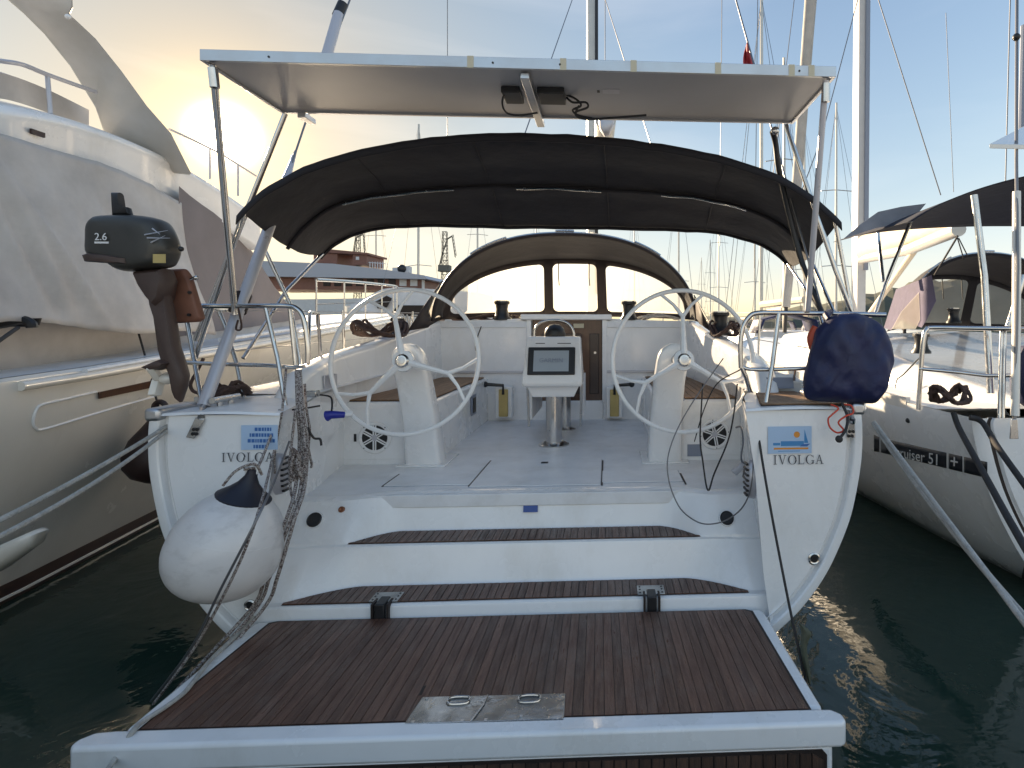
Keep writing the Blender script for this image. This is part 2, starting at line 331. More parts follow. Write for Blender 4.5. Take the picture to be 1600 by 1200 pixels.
# far hills: a real ridge of land 2.4 km away
def ridge(name, x0, x1, prof, d, depth):
    mb = MB(); secs = []
    for i in range(80):
        px = lerp(x0, x1, i/79); p = D(px, CY, d); h = interp(px, [q[0] for q in prof], [q[1] for q in prof])*d/F
        h *= 1+0.18*noise.noise(Vector((px*0.035, 1.3, 0)))+0.07*noise.noise(Vector((px*0.15, 4.3, 0)))
        row = []
        for k in range(9):
            tt = k/8; f = math.sin(math.pi*tt)**0.8 if 0 < tt < 1 else 0
            q = p+Vector((0, depth*tt, 0)); row.append((q.x, q.y, -3+max(h, 0)*f*(1+0.15*noise.noise(Vector((px*0.06, tt*4, 2))))))
        secs.append(row)
    mb.loft(secs); return tag(mb.build(name, HILL, smooth=0), kind='structure')
tag(MB().box((-60, -40, -3), (60, -2.75, 0.45)).build('quay', mat('quay_stone', (0.60, 0.56, 0.50), 0.85, var=0.3, vscale=1.2), bevel=0.03), kind='structure')
ridge('hill', 985, 2300, [(985, 4), (1060, 10), (1130, 22), (1180, 20), (1230, 22), (1290, 38), (1360, 46), (1420, 62), (1500, 80), (1700, 95), (2300, 60)], 1500, 500)
ridge('hill', 100, 1000, [(100, 20), (400, 22), (700, 18), (900, 10), (1000, 4)], 1900, 400)

# ================================================================== the moored yacht in the middle
Y1 = thing('sailing_yacht', 'large white sailing yacht in the middle, stern towards the viewer, teak platform lowered', 'sailing yacht', (0, 0, 0))
ZS, ZSOLE, ZSEAT = 1.45, 0.786, 1.31
PROF = [(2.075, 1.45), (2.085, 1.32), (2.08, 1.15), (2.055, 0.98), (2.015, 0.80), (1.96, 0.65), (1.88, 0.48), (1.79, 0.34), (1.67, 0.20), (1.52, 0.07), (1.34, -0.05), (1.05, -0.17), (0.6, -0.26), (0.0, -0.30)]
def hull_loft(prof, st):
    secs = []
    for y, wf, dz, zf in st:
        half = [(w*wf, z*zf+dz) for w, z in prof]
        secs.append([Vector((w, y, z)) for w, z in half]+[Vector((-w, y, z)) for w, z in half[-2::-1]])
    return secs
MB().loft(hull_loft(PROF, [(0.03, 1, 0, 1), (1, 1.015, 0.0, 1), (3, 1.04, 0.02, 1.02), (6, 1.02, 0.05, 1.05), (9, 0.84, 0.1, 1.08), (11.5, 0.52, 0.16, 1.1), (13.3, 0.2, 0.22, 1.12), (14, 0.01, 0.25, 1.12)])).build('hull', GEL, Y1, smooth=50)
def sheer(y): return interp(y, [0, 3, 6, 9, 11.5, 14], [2.075, 2.15, 2.11, 1.74, 1.08, 0.05])
def sheerz(y): return interp(y, [0, 3, 6, 9, 11.5, 14], [1.45, 1.50, 1.57, 1.67, 1.75, 1.87])

# transom quarters: rounded outer lip, groove, flat face
def xin(z): return interp(z, [0.0, 0.24, 0.45, 1.05, 1.44], [1.53, 1.50, 1.47, 1.42, 1.36])
vis = [p for p in PROF if p[1] > 0.0]
vis = [(q.x, q.y) for q in spline([Vector((a, bb, 0)) for a, bb in vis], 4)]
def inset(pts, d):
    out = []
    for i, (x, z) in enumerate(pts):
        a = pts[max(i-1, 0)]; bb = pts[min(i+1, len(pts)-1)]
        tx, tz = bb[0]-a[0], bb[1]-a[1]; l = math.hypot(tx, tz); out.append((x+tz/l*d, z-tx/l*d))
    return out
for sgn in (-1, 1):
    secs = []
    for ins, y in ((0.0, 0.06), (0.0, 0.0), (0.006, -0.012), (0.02, -0.018), (0.052, -0.016), (0.060, -0.008), (0.066, 0.03), (0.088, 0.032), (0.094, 0.006), (0.102, 0.0)):
        secs.append([Vector((sgn*x, y, z)) for x, z in inset(vis, ins)])
    face = inset(vis, 0.102); nf = 8
    for k in range(1, nf+1):
        row = []
        for x, z in face:
            zi = min(z, 1.44); xi = min(xin(zi), x-0.0005)
            row.append(Vector((sgn*lerp(x, xi, k/nf), 0.0+0.008*math.sin(math.pi*k/nf), lerp(z, zi, k/nf))))
        secs.append(row)
    tq = MB().loft(secs).build('transom_quarter', GEL, Y1, smooth=35)
    # inner side of the quarter, running forward into the helm well
    secs = []
    for y, xo in ((0.002, None), (0.012, 0.02), (0.05, 0.045), (0.2, 0.06), (0.45, 0.085), (0.8, 1.57), (1.15, 1.65), (1.5, 1.71)):
        row = []
        for z in (-0.05, 0.1, 0.24, 0.45, 0.7, 0.9, 1.05, 1.25, 1.38, 1.43, 1.447):
            x = xin(z)
            if xo is not None: x = x+xo if xo < 0.5 else lerp(xo, xin(z)+0.1, 0.15)
            row.append(Vector((sgn*x, y, z)))
        secs.append(row)
    MB().loft(secs).build('helm_well_side', GEL, Y1, smooth=30)
    # quarter deck top
    secs = []
    for y in (-0.012, 0.0, 0.3, 0.55, 0.8):
        xi = interp(y, [0, .05, .45, .8], [1.36, 1.41, 1.45, 1.57])
        z0 = 1.436 if y < 0 else 1.45
        secs.append([Vector((sgn*lerp(xi, sheer(y)-0.004, k/6), y, z0+0.012*math.sin(math.pi*k/6))) for k in range(7)])
    MB().loft(secs).build('quarter_deck', GELD, Y1, smooth=30)
    # side deck forward
    secs = []
    for y in [0.8+0.4*i for i in range(33)]:
        xi = max(interp(y, [0.8, 3.7, 8, 13], [1.57, 1.6, 1.2, 0.0]), 0.0)
        secs.append([Vector((sgn*lerp(xi, sheer(y), k/4), y, sheerz(y)+0.004)) for k in range(5)])
    MB().loft(secs).build('side_deck', GELD, Y1, smooth=40)
    # aluminium toe rail
    MB().loft([[Vector((sgn*(sheer(y)-dx), y, sheerz(y)+dz)) for dx, dz in ((0.0, -0.01), (0.0, 0.045), (0.03, 0.045), (0.03, -0.01))] for y in [0.35+0.35*i for i in range(37)]], True, True).build('toe_rail', ALU, Y1)
    # cockpit coaming
    secs = []
    for i in range(17):
        y = lerp(0.62, 3.72, i/16); zt = interp(y, [0.62, 0.8, 1.2, 2.2, 3.72], [1.46, 1.62, 1.69, 1.81, 2.02])
        xi = interp(y, [0.62, 1.5, 3.72], [1.60, 1.69, 1.52]); xo = xi+0.17
        low = 1.2
        secs.append([Vector((sgn*x, y, z)) for x, z in ((xi-0.02, low), (xi, zt-0.05), (xi+0.012, zt-0.015), (xi+0.04, zt), (xo-0.05, zt), (xo-0.01, zt-0.02), (xo+0.04, 1.44))])
    MB().loft(secs, False, False).build('coaming', GEL, Y1, smooth=50)
    s = secs[0]; MB().add(s, [tuple(range(len(s)))]).build('coaming_end', GEL, Y1, smooth=0)
    # bench with speaker panel on its aft face
    MB().box((min(sgn*0.95, sgn*1.74), 1.5, ZSOLE-0.02), (max(sgn*0.95, sgn*1.74), 3.72, ZSEAT)).build('bench', GEL, Y1, bevel=0.025, seg=3)
    bt = MB().box((min(sgn*1.0, sgn*1.68), 1.56, ZSEAT), (max(sgn*1.0, sgn*1.68), 3.7, ZSEAT+0.006)).build('seat_bed', CAULK, Y1)
    pw = 0.068/1.0
    for k in range(10):
        xa = sgn*(1.003+k*pw); xb = sgn*(1.003+k*pw+pw-0.006)
        MB().box((min(xa, xb), 1.565, ZSEAT+0.004), (max(xa, xb), 3.69, ZSEAT+0.014)).build('plank', TEAKS, bt, smooth=0)
    MB().box((min(sgn*1.18, sgn*1.70), 1.494, 0.83), (max(sgn*1.18, sgn*1.70), 1.499, 1.26)).build('locker_panel', GEL, Y1, bevel=0.002)
    # round speaker
    sx = -1.425 if sgn < 0 else 1.455; c0 = Vector((sx, 1.484, 1.015))
    sp = MB().lathe(c0+Vector((0, 0.012, 0)), (0, -1, 0), [(0.135, 0), (0.135, 0.012), (0.128, 0.02), (0.112, 0.02), (0.105, 0.014), (0.0, 0.014)], 28).build('speaker', GEL, Y1, smooth=30)
    MB().disc(c0+Vector((0, -0.0025, 0)), (0, -1, 0), 0.104, 0.002, 28).build('grille', BLACK, sp)
    for k in range(6):
        a = math.pi/3*k+R(30)+(R(11) if sgn > 0 else 0); dr = Vector((math.cos(a), 0, math.sin(a))); pr = Vector((-math.sin(a), 0, math.cos(a)))
        for off in (-0.009, 0.009):
            MB().obox(c0+Vector((0, -0.007, 0))+dr*0.065+pr*off, dr*0.042, pr*0.0052, (0, 0.003, 0)).build('grille_bar', GEL, sp, smooth=0)
    MB().disc(c0+Vector((0, -0.004, 0)), (0, -1, 0), 0.024, 0.008, 16).build('speaker_cap', PAINTG, sp)
    for k in range(4):
        a = math.pi/2*k+R(45 if sgn < 0 else 8); MB().disc(c0+Vector((0.122*math.cos(a), -0.006, 0.122*math.sin(a))), (0, -1, 0), 0.005, 0.003, 8).build('screw', BLACK, sp)

# stern steps: one moulded stair, curved in plan
def yb1(x): x = abs(x); return 0.31 if x < 1.02 else 0.31-0.19*(min((x-1.02)/0.37, 1))**1.5
def yb2(x): x = abs(x); return 0.59 if x < 0.88 else 0.59-0.25*(min((x-0.88)/0.29, 1))**1.6
def yf2(x): x = abs(x); return 0.345 if x < 1.0 else 0.345+0.0*(x-1.0)
def yed(x): x = abs(x); return 0.63 if x < 0.95 else 0.63-0.10*min((x-0.95)/0.3, 1)
secs = []
for i in range(77):
    x = -1.56+3.12*i/76; a1, f2, b2, ye = yb1(x), yf2(x), yb2(x), yed(x)
    if abs(x) > 1.17: b2 = f2 = min(lerp(a1, ye, 0.5), 0.345)
    r = [(0.045, 0.10), (0.045, 0.275), (0.05, 0.292), (0.062, 0.30), (a1-0.012, 0.30), (a1-0.003, 0.306), (a1+0.004, 0.32), (f2-0.008, 0.52), (f2-0.002, 0.537), (f2+0.012, 0.544)]
    r += [(max(b2-0.012, f2+0.014), 0.545), (max(b2-0.003, f2+0.016), 0.551), (max(b2+0.003, f2+0.018), 0.563), (ye-0.012, 0.756), (ye-0.004, 0.776), (ye+0.018, 0.786), (ye+0.1, 0.787)]
    secs.append([Vector((x, p, q)) for p, q in r])
steps = MB().loft(secs).build('stern_steps', GEL, Y1, smooth=32)
MB().box((-1.45, 0.05, -0.25), (1.45, 0.5, 0.26)).build('lower_transom', GEL, Y1)
def tread(name, z, xmax, front, back, tipw):
    bed = None; n = int(round(2*xmax/0.046)); w = 2*xmax/n
    bedpts = [(-xmax+w*i) for i in range(n+1)]
    top = [Vector((x, front, z+0.002)) for x in bedpts]; bot = [Vector((x, max(back(x)-0.012, front+0.004), z+0.002)) for x in bedpts]
    bed = MB().loft([top, bot]).build(name, CAULK, Y1, smooth=0)
    for i in range(n):
        xa, xb = bedpts[i]+0.0022, bedpts[i+1]-0.0022
        ya, yb = back(xa)-0.02, back(xb)-0.02
        if max(ya, yb) < front+0.02: continue
        ya, yb = max(ya, front+0.012), max(yb, front+0.012)
        MB().prism([(xa, front+0.008, z+0.001), (xb, front+0.008, z+0.001), (xb, yb, z+0.001), (xa, ya, z+0.001)], (0, 0, 0.006)).build('plank', TEAK, bed, smooth=0)
tread('lower_step_tread', 0.30, 1.40, 0.075, lambda x: yb1(x), 0)
tread('upper_step_tread', 0.545, 1.16, 0.362, lambda x: yb2(x), 0)
# cockpit sole and hatches
MB().box((-1.74, 0.60, 0.70), (1.74, 3.75, ZSOLE)).build('cockpit_sole', GELD, Y1, bevel=0.004)
for nm, x0, x1, y0, y1 in (('floor_hatch', -0.475, 0.475, 0.775, 1.56), ('floor_panel', -1.10, -0.485, 0.83, 1.16), ('floor_panel', 0.485, 1.09, 0.83, 1.16)):
    MB().box((x0-0.006, y0-0.006, ZSOLE), (x1+0.006, y1+0.006, ZSOLE+0.001)).build('seam', LETTERG, Y1, smooth=0)
    MB().box((x0, y0, ZSOLE), (x1, y1, ZSOLE+0.007)).build(nm, GELD, Y1, bevel=0.004)
for x0, y0, y1 in ((-0.487, 0.79, 1.57), (0.479, 0.76, 1.52), (-1.112, 0.82, 1.16), (1.095, 0.75, 1.06)):
    MB().box((x0, y0, ZSOLE+0.001), (x0+0.012, y1, ZSOLE+0.005)).build('hatch_groove', CAULK, Y1, smooth=0)
p = PZ(851, 723, ZSOLE+0.008); MB().box((p.x-0.03, p.y-0.02, ZSOLE+0.007), (p.x+0.03, p.y+0.02, ZSOLE+0.013)).build('hatch_latch', BLACK, Y1, bevel=0.003)
# small things on the moulding
for px, py, y in ((497, 811, 0.48), (1132, 806, 0.48)):
    p = PY(px, py, y); nrm = Vector((0, -0.9, 0.42)).normalized()
    p.y = 0.325+(p.z-0.544)/0.212*0.205; nrm = Vector((0, -1, 0.6)).normalized(); p += nrm*0.016
    hole = MB().lathe(p, nrm, [(0.047, -0.02), (0.047, 0.012), (0.042, 0.016), (0.038, 0.012), (0.0, 0.011)], 22).build('drain_outlet', BLACK, Y1)
    MB().lathe(p, nrm, [(0.052, -0.02), (0.052, 0.006), (0.045, 0.007)], 22).build('ring', GEL, hole)
p = PY(532, 798, 0.48); p.y = 0.325+(p.z-0.544)/0.212*0.205; MB().lathe(p, (0, -0.9, .42), [(0.02, -0.02), (0.02, 0.012), (0.012, 0.014), (0.0, 0.006)], 16).build('drain_plug', mat('bronze', (0.25, 0.10, 0.05), 0.4, 0.6), Y1)
p = PY(829, 795, 0.60); st = MB().obox(p+Vector((0, -0.001, 0)), (0.05, 0, 0), (0, 0.002, 0), (0, 0.004, 0.022)).build('builder_sticker', BLUEST, Y1, smooth=0)
for px, py, r0 in ((1272, 873, 0.03), (391, 946, 0.026)):
    p = PY(px, py, -0.0); h = MB().lathe(p+Vector((0, 0.01, 0)), (0, -1, 0), [(r0+0.008, 0), (r0+0.008, 0.014), (r0, 0.018), (r0*0.72, 0.014)], 20).build('through_hull_fitting', STEEL, Y1)
    MB().disc(p, (0, -1, 0), r0*0.74, 0.006, 16).build('opening', BLACK, h)
# bathing platform
PL = MB()
pl_out = [(-1.50, 0.035), (-1.52, 0.0), (-1.525, -0.85), (1.495, -0.88), (1.47, -0.03), (1.45, 0.01)]
PL.prism([(x, y, 0.10) for x, y in pl_out], (0, 0, 0.134)); plat = PL.build('bathing_platform', GEL, Y1, bevel=0.02, seg=3)
rim = [(-1.66, -0.945), (-1.66, -0.91), (-1.62, -0.868), (-1.54, -0.862), (1.42, -0.90), (1.52, -0.905), (1.56, -0.94), (1.56, -0.985), (1.53, -1.0), (-1.63, -0.965)]
MB().prism([(x, y, 0.135) for x, y in rim], (0, 0, 0.112)).build('aft_rim', GEL, plat, bevel=0.022, seg=4)
MB().prism([(-1.60, -0.953, -0.12), (1.50, -0.988, -0.12), (1.50, -0.93, -0.12), (-1.60, -0.90, -0.12)], (0, 0, 0.262)).build('aft_panel', GEL, plat, bevel=0.02, seg=3)
def fy(x): return lerp(-0.858, -0.897, (x+1.44)/2.87)      # front edge of the deck teak
xl, xr = -1.455, 1.425
bedp = MB().prism([(xl-0.012, fy(xl)-0.004, 0.231), (xr+0.012, fy(xr)-0.004, 0.231), (1.40, -0.018, 0.231), (1.36, 0.004, 0.231), (-1.39, 0.024, 0.231), (-1.43, 0.008, 0.231)], (0, 0, 0.0055)).build('teak_deck', CAULK, Y1, smooth=0)
n = 60; w = (xr-xl)/n
for i in range(n):
    xa, xb = xl+w*i+0.0013, xl+w*(i+1)-0.0013
    f = 1.0; ba, bb = [lerp(0.014, -0.006, (x+1.44)/2.87) for x in (xa, xb)]
    if i == 0: ba -= 0.03
    if i == n-1: bb -= 0.03
    dz = random.uniform(0, 0.0012)
    # planks run fore and aft, fanned very slightly with the tapering sides
    ka, kb = xa*0.972, xb*0.972
    MB().prism([(xa, fy(xa)+0.004, 0.234), (xb, fy(xb)+0.004, 0.234), (kb-0.0003, bb, 0.234), (ka+0.0003, ba, 0.234)], (0, 0, 0.0055+dz)).build('plank', TEAK, bedp, smooth=0)
# teak on the aft face of the platform
def ay(x): return lerp(-0.9535, -0.9885, (x+1.60)/3.1)
fp = MB().prism([(-1.50, ay(-1.50)-0.0035, -0.115), (1.44, ay(1.44)-0.0035, -0.115), (1.47, ay(1.47)-0.0035, -0.08), (1.47, ay(1.47)-0.0035, 0.105), (1.45, ay(1.45)-0.0035, 0.128), (-1.52, ay(-1.52)-0.0035, 0.128), (-1.54, ay(-1.54)-0.0035, 0.105), (-1.53, ay(-1.53)-0.0035, -0.08)], (0, 0.02, 0)).build('aft_teak_face', CAULK, Y1, smooth=0)
n = 56; w = 2.97/n
for i in range(n):
    xa, xb = -1.515+w*i+0.003, -1.515+w*(i+1)-0.003
    MB().prism([(xa, ay(xa)-0.002, -0.10), (xb, ay(xb)-0.002, -0.10), (xb, ay(xb)-0.002, 0.116-(0.03 if i == n-1 else 0)), (xa, ay(xa)-0.002, 0.116-(0.03 if i == 0 else 0))], (0, -0.007, 0)).build('plank', TEAKV, fp, smooth=0)
# stainless ladder plate let into the teak
lp = MB().prism([(-0.345, -0.905, 0.239), (0.338, -0.918, 0.239), (0.332, -0.735, 0.239), (-0.325, -0.722, 0.239)], (0, 0, 0.008)).build('ladder_hatch_plate', STEELP, Y1, bevel=0.003)
for x, y in ((-0.15, -0.755), (0.17, -0.762)):
    MB().tube([(x-0.04, y-0.028, 0.251), (x-0.04, y+0.012, 0.252), (x+0.04, y+0.012, 0.252), (x+0.04, y-0.028, 0.251)], 0.0055, 8, 3, True).build('pull_ring', STEEL, lp)
MB().tube([(0.0-0.06, -0.902, 0.252), (0.0-0.03, -0.80, 0.252), (0.0-0.025, -0.735, 0.252)], 0.004, 6).build('hinge_rod', STEEL, lp)
for x, y in ((-0.31, -0.89), (0.31, -0.90), (-0.30, -0.738), (0.31, -0.75), (0.0, -0.895), (0.15, -0.88), (-0.1, -0.895), (-0.2, -0.89)):
    MB().disc((x, y, 0.246), (0, 0, 1), 0.008, 0.004, 8).build('screw', STEEL, lp)
MB().box((-0.36, -0.70, 0.2395), (-0.335, -0.63, 0.2405)).build('seam_cap', CAULK, lp, smooth=0)
# platform hinges
for px in (607, 1018):
    p = PZ(px, 931, 0.305); x = p.x
    h = MB().box((x-0.085, 0.07, 0.308), (x+0.085, 0.185, 0.315)).build('platform_hinge', STEELP, Y1, bevel=0.003)
    MB().box((x-0.028, 0.012, 0.19), (x+0.028, 0.12, 0.322)).build('hinge_arm', BLACK, h, bevel=0.006)
    for s2 in (-1, 1):
        MB().box((x+s2*0.045-0.006, 0.018, 0.20), (x+s2*0.045+0.006, 0.10, 0.318)).build('hinge_cheek', CAULK, h)
        for yy in (0.09, 0.13, 0.165): MB().disc((x+s2*0.068, yy, 0.315), (0, 0, 1), 0.006, 0.002, 8).build('screw', BLACK, h)

# teak seat on the starboard quarter
sb = MB().prism([(1.47, 0.06, 1.458), (1.98, 0.05, 1.458), (2.0, 0.3, 1.458), (1.9, 0.72, 1.458), (1.62, 0.74, 1.458)], (0, 0, 0.008)).build('quarter_seat', CAULK, Y1, smooth=0)
for k in range(9):
    y0 = 0.066+k*0.074; y1 = y0+0.068
    xa = lerp(1.48, 1.63, (y0-0.06)/0.68); xb = lerp(1.99, 1.89, max(0, (y0-0.3)/0.42)) if y0 > 0.3 else 1.985
    MB().box((xa, y0, 1.462), (xb, y1, 1.472)).build('plank', TEAKS, sb, smooth=0)

# bulkhead, companionway, coachroof
MB().box((-1.55, 3.70, 0.75), (-0.42, 3.80, 2.02)).build('bulkhead', GEL, Y1, bevel=0.01)
MB().box((0.47, 3.70, 0.75), (1.55, 3.80, 2.02)).build('bulkhead', GEL, Y1, bevel=0.01)
MB().box((-0.42, 3.71, 0.75), (0.47, 3.80, 1.02)).build('companionway_sill', GEL, Y1, bevel=0.01)
for s2 in (-1, 1):
    x0, x1 = sorted((s2*0.50+0.02, s2*1.55)); MB().box((x0, 3.688, 1.935), (x1, 3.70, 2.018)).build('bulkhead_lip', GELD, Y1, bevel=0.004)
    MB().box((x0, 3.68, 1.37), (x1, 3.70, 1.40)).build('bench_back_rail', PAINTG, Y1, bevel=0.004)
dr = MB().box((-0.41, 3.74, 1.0), (0.46, 3.78, 2.05)).build('companionway_door', WOODD, Y1, bevel=0.006)
MB().box((0.30, 3.725, 1.10), (0.42, 3.742, 1.86)).build('door_panel', mat('dark_mahogany', (0.035, 0.016, 0.012), 0.4, coat=0.3, var=0.3), dr, bevel=0.02)
MB().box((-0.30, 3.725, 1.10), (0.20, 3.742, 1.86)).build('door_panel', bpy.data.materials['dark_mahogany'], dr, bevel=0.02)
MB().disc((0.37, 3.725, 1.62), (0, -1, 0), 0.016, 0.02, 12).build('door_lock', STEEL, dr)
MB().box((0.10, 3.72, 1.93), (0.23, 3.735, 1.985)).build('notice_plate', TAPE, dr, bevel=0.003)
for x in (-0.45, 0.49): MB().box((x-0.03, 3.685, 1.0), (x+0.03, 3.72, 2.04)).build('door_frame', GEL, Y1, bevel=0.006)
MB().box((-0.55, 3.66, 2.03), (0.58, 4.3, 2.10)).build('companionway_hatch', GEL, Y1, bevel=0.015)
secs = []
for y in [3.78+0.3*i for i in range(19)]:
    wb = interp(y, [3.78, 6, 9.2], [1.60, 1.5, 0.6]); zt = interp(y, [3.78, 6, 8.5, 9.2], [2.02, 2.0, 1.95, 1.7]); zb = sheerz(y)
    secs.append([Vector((x, y, z)) for x, z in ((-wb, zb), (-wb*0.96, zt-0.12), (-wb*0.9, zt-0.03), (-wb*0.8, zt), (0, zt+0.05), (wb*0.8, zt), (wb*0.9, zt-0.03), (wb*0.96, zt-0.12), (wb, zb))])
MB().loft(secs, False, True).build('coachroof', GEL, Y1, smooth=40)
secs = [[Vector((lerp(-sheer(y), sheer(y), k/4), y, sheerz(y)+0.002)) for k in range(5)] for y in [8.5+0.5*i for i in range(12)]]
MB().loft(secs).build('foredeck', GELD, Y1)
# winch handles in their pockets
for sgn, px in ((-1, 788), (1, 960)):
    p = PY(px, 628, 3.60); pk = MB().box((p.x-0.10, 3.55, p.z-0.19), (p.x+0.10, 3.70, p.z+0.19)).build('winch_handle_pocket', GEL, Y1, bevel=0.01)
    MB().box((p.x-0.055, 3.52, p.z-0.17), (p.x+0.055, 3.552, p.z+0.16)).build('mesh_pouch', MESHY, pk, bevel=0.01)
    MB().tube([(p.x, 3.52, p.z+0.10), (p.x, 3.515, p.z+0.21), (p.x+sgn*0.2, 3.505, p.z+0.225)], [0.018, 0.022], 8).build('winch_handle', BLACK, pk)
    MB().ball((p.x+sgn*0.21, 3.505, p.z+0.225), 0.036).build('handle_knob', BLACK, pk)
# bench locker vents
for x, y in ((-0.944, 2.9),): MB().box((x, y-0.10, 0.98), (x+0.012, y+0.10, 1.20)).build('locker_vent', LETTERG, Y1, bevel=0.004)
for x in (-0.938,): MB().box((x, 2.84, 1.01), (x+0.012, 2.96, 1.17)).build('vent_opening', BLACK, Y1)

# steering wheels
def wheel(cx, cy, cz, rot, tilt):
    c0 = Vector((cx, cy, cz)); ux = Vector((1, 0, 0)); uz = Vector((0, math.sin(tilt), math.cos(tilt))); nn = ux.cross(uz)
    def P(r, a, off=0.0): return c0+(ux*math.cos(a)+uz*math.sin(a))*r+nn*off
    rr = 0.562
    wh = MB().tube([P(rr, 2*math.pi*k/64) for k in range(64)], 0.0175, 10, 0, True).build('steering_wheel', GEL, Y1, smooth=80)
    for k in range(3):
        a = rot+k*2*math.pi/3; j = P(rr*0.62, a, 0.018)
        MB().tube([P(0.05, a, 0.045), P(rr*0.3, a, 0.04), j], [0.03, 0.022, 0.017], 8).build('spoke', GEL, wh)
        for da in (-0.31, 0.31): MB().tube([j, P(rr*0.8, a+da*0.52, 0.01), P(rr*0.985, a+da, 0)], [0.017, 0.0125, 0.0125], 8).build('spoke_fork', GEL, wh)
    MB().lathe(P(0, 0, 0.0), nn, [(0.07, -0.0), (0.085, 0.03), (0.08, 0.055), (0.05, 0.062), (0, 0.062)], 24).build('hub', GEL, wh)
    MB().lathe(P(0, 0, 0.06), nn, [(0.052, 0), (0.052, 0.015), (0.04, 0.028), (0.0, 0.032)], 24).build('hub_cap', STEEL, wh)
    MB().lathe(P(0, 0, 0.09), nn, [(0.026, 0), (0.026, 0.006), (0.0, 0.008)], 16).build('hub_nut', ALU, wh)
    return wh
wheel(-1.04, 1.10, 1.68, R(104), R(6)); wheel(1.125, 1.08, 1.68, R(90), R(6))
for sx, tw in ((-1.02, -1), (1.02, 1)):
    secs = []
    for z, y0, y1, hw, ox in ((0.787, 1.42, 1.66, 0.155, 0), (0.80, 1.43, 1.65, 0.145, 0), (1.2, 1.32, 1.52, 0.132, 0.0), (1.5, 1.235, 1.41, 0.128, 0.02*tw), (1.66, 1.19, 1.34, 0.13, 0.04*tw), (1.72, 1.182, 1.325, 0.122, 0.045*tw), (1.76, 1.18, 1.32, 0.102, 0.048*tw), (1.788, 1.18, 1.315, 0.072, 0.05*tw), (1.803, 1.185, 1.31, 0.042, 0.05*tw), (1.81, 1.19, 1.305, 0.02, 0.05*tw)):
        q = []; m = min(0.035, hw*0.8)
        for ax_, ay_ in ((-1, -1), (1, -1), (1, 1), (-1, 1)):
            for k in range(4):
                th = math.atan2(ay_, ax_)-R(45)+R(30)*k
                q.append(Vector((sx+ox+ax_*(hw-m)+m*math.cos(th), (y0+y1)/2+ay_*((y1-y0)/2-m)+m*math.sin(th), z)))
        secs.append(q)
    pd = MB().loft(secs, True, True).build('wheel_pedestal', GEL, Y1, smooth=35)
    MB().box((sx-0.2, 1.38, ZSOLE), (sx+0.2, 1.84, ZSOLE+0.012)).build('pedestal_foot', GEL, pd, bevel=0.005)
    q = PY(655 if sx < 0 else 1053, 614 if sx < 0 else 623, 1.34); text_mesh('pedestal_script', 'Bavaria', 0.058, (q.x, 1.3155, q.z), (1, 0, 0), (0, 0.25, 1), LETTERG, pd, shear=0.35, lift=0.008)
    MB().tube([(sx+0.05*tw, 1.22, 1.68), (-1.04 if tw < 0 else 1.125, 1.07, 1.68)], 0.04, 14).build('wheel_shaft', STEEL, pd)
# binnacle pod on its post, folded table behind
post = Vector((0, 2.21, ZSOLE))
MB().tube([(0, 2.21, ZSOLE), (0, 2.21, 1.4)], 0.078, 24).build('table_post', STEEL, Y1)
MB().lathe(post, (0, 0, 1), [(0.15, 0), (0.15, 0.012), (0.11, 0.03), (0.08, 0.035)], 24).build('post_flange', STEEL, Y1)
MB().tube([(0.05, 3.05, ZSOLE), (0.05, 3.05, 1.4)], 0.06, 20).build('table_post', STEEL, Y1)
MB().lathe((0.05, 3.05, ZSOLE), (0, 0, 1), [(0.12, 0), (0.12, 0.012), (0.06, 0.03)], 24).build('post_flange', STEEL, Y1)
pod = MB()
def podsec(z, y0, hw): return [Vector((-hw, y0, z)), Vector((hw, y0, z)), Vector((hw, 2.42, z)), Vector((-hw, 2.42, z))]
pod.loft([podsec(1.375, 2.03, 0.275), podsec(1.41, 2.01, 0.285), podsec(1.50, 2.04, 0.28), podsec(1.82, 2.16, 0.26), podsec(1.85, 2.19, 0.255)], True, True)
po = pod.build('instrument_pod', GEL, Y1, bevel=0.014, seg=3)
MB().loft([podsec(1.265, 2.13, 0.20), podsec(1.375, 2.09, 0.25)], True, True).build('pod_base', GEL, po, bevel=0.008)
pz0, pz1 = 1.50, 1.79; slope = (2.16-2.04)/(1.82-1.50)
def podp(x, z, off): return Vector((x, 2.04+(z-1.50)*slope, z))+Vector((0, -1, slope)).normalized()*off
def plate(name, x0, x1, z0, z1, off, th, m, parent, bev):
    q = [podp(x0, z0, off), podp(x1, z0, off), podp(x1, z1, off), podp(x0, z1, off)]
    return MB().prism(q, Vector((0, -1, slope)).normalized()*th).build(name, m, parent, bevel=bev, seg=3)
pt = plate('chart_plotter', -0.235, 0.215, 1.485, 1.745, 0.0, 0.02, BLACK, po, 0.012)
plate('screen', -0.18, 0.155, 1.515, 1.71, 0.0205, 0.002, SCREEN, pt, 0)
text_mesh('screen_print', 'GARMIN', 0.06, podp(-0.012, 1.615, 0.024), (1, 0, 0), (0, slope, 1), LETTERG, pt)
plate('pod_slot', -0.17, -0.08, 1.782, 1.788, 0.0, 0.002, BLACK, po, 0); plate('pod_slot', 0.04, 0.17, 1.782, 1.788, 0.0, 0.002, BLACK, po, 0)
hp = [PY(px, py, 2.35) for px, py in ((836, 533), (835, 518), (842, 506), (856, 501), (875, 501), (889, 507), (896, 519), (897, 534))]
MB().tube(hp, 0.014, 10, 5).build('grab_hoop', STEEL, po)
MB().lathe((0, 2.32, 1.83), (0, -0.25, 1), [(0.105, 0), (0.105, 0.05), (0.09, 0.10), (0.055, 0.135), (0, 0.145)], 24).build('compass', BLACK, po)
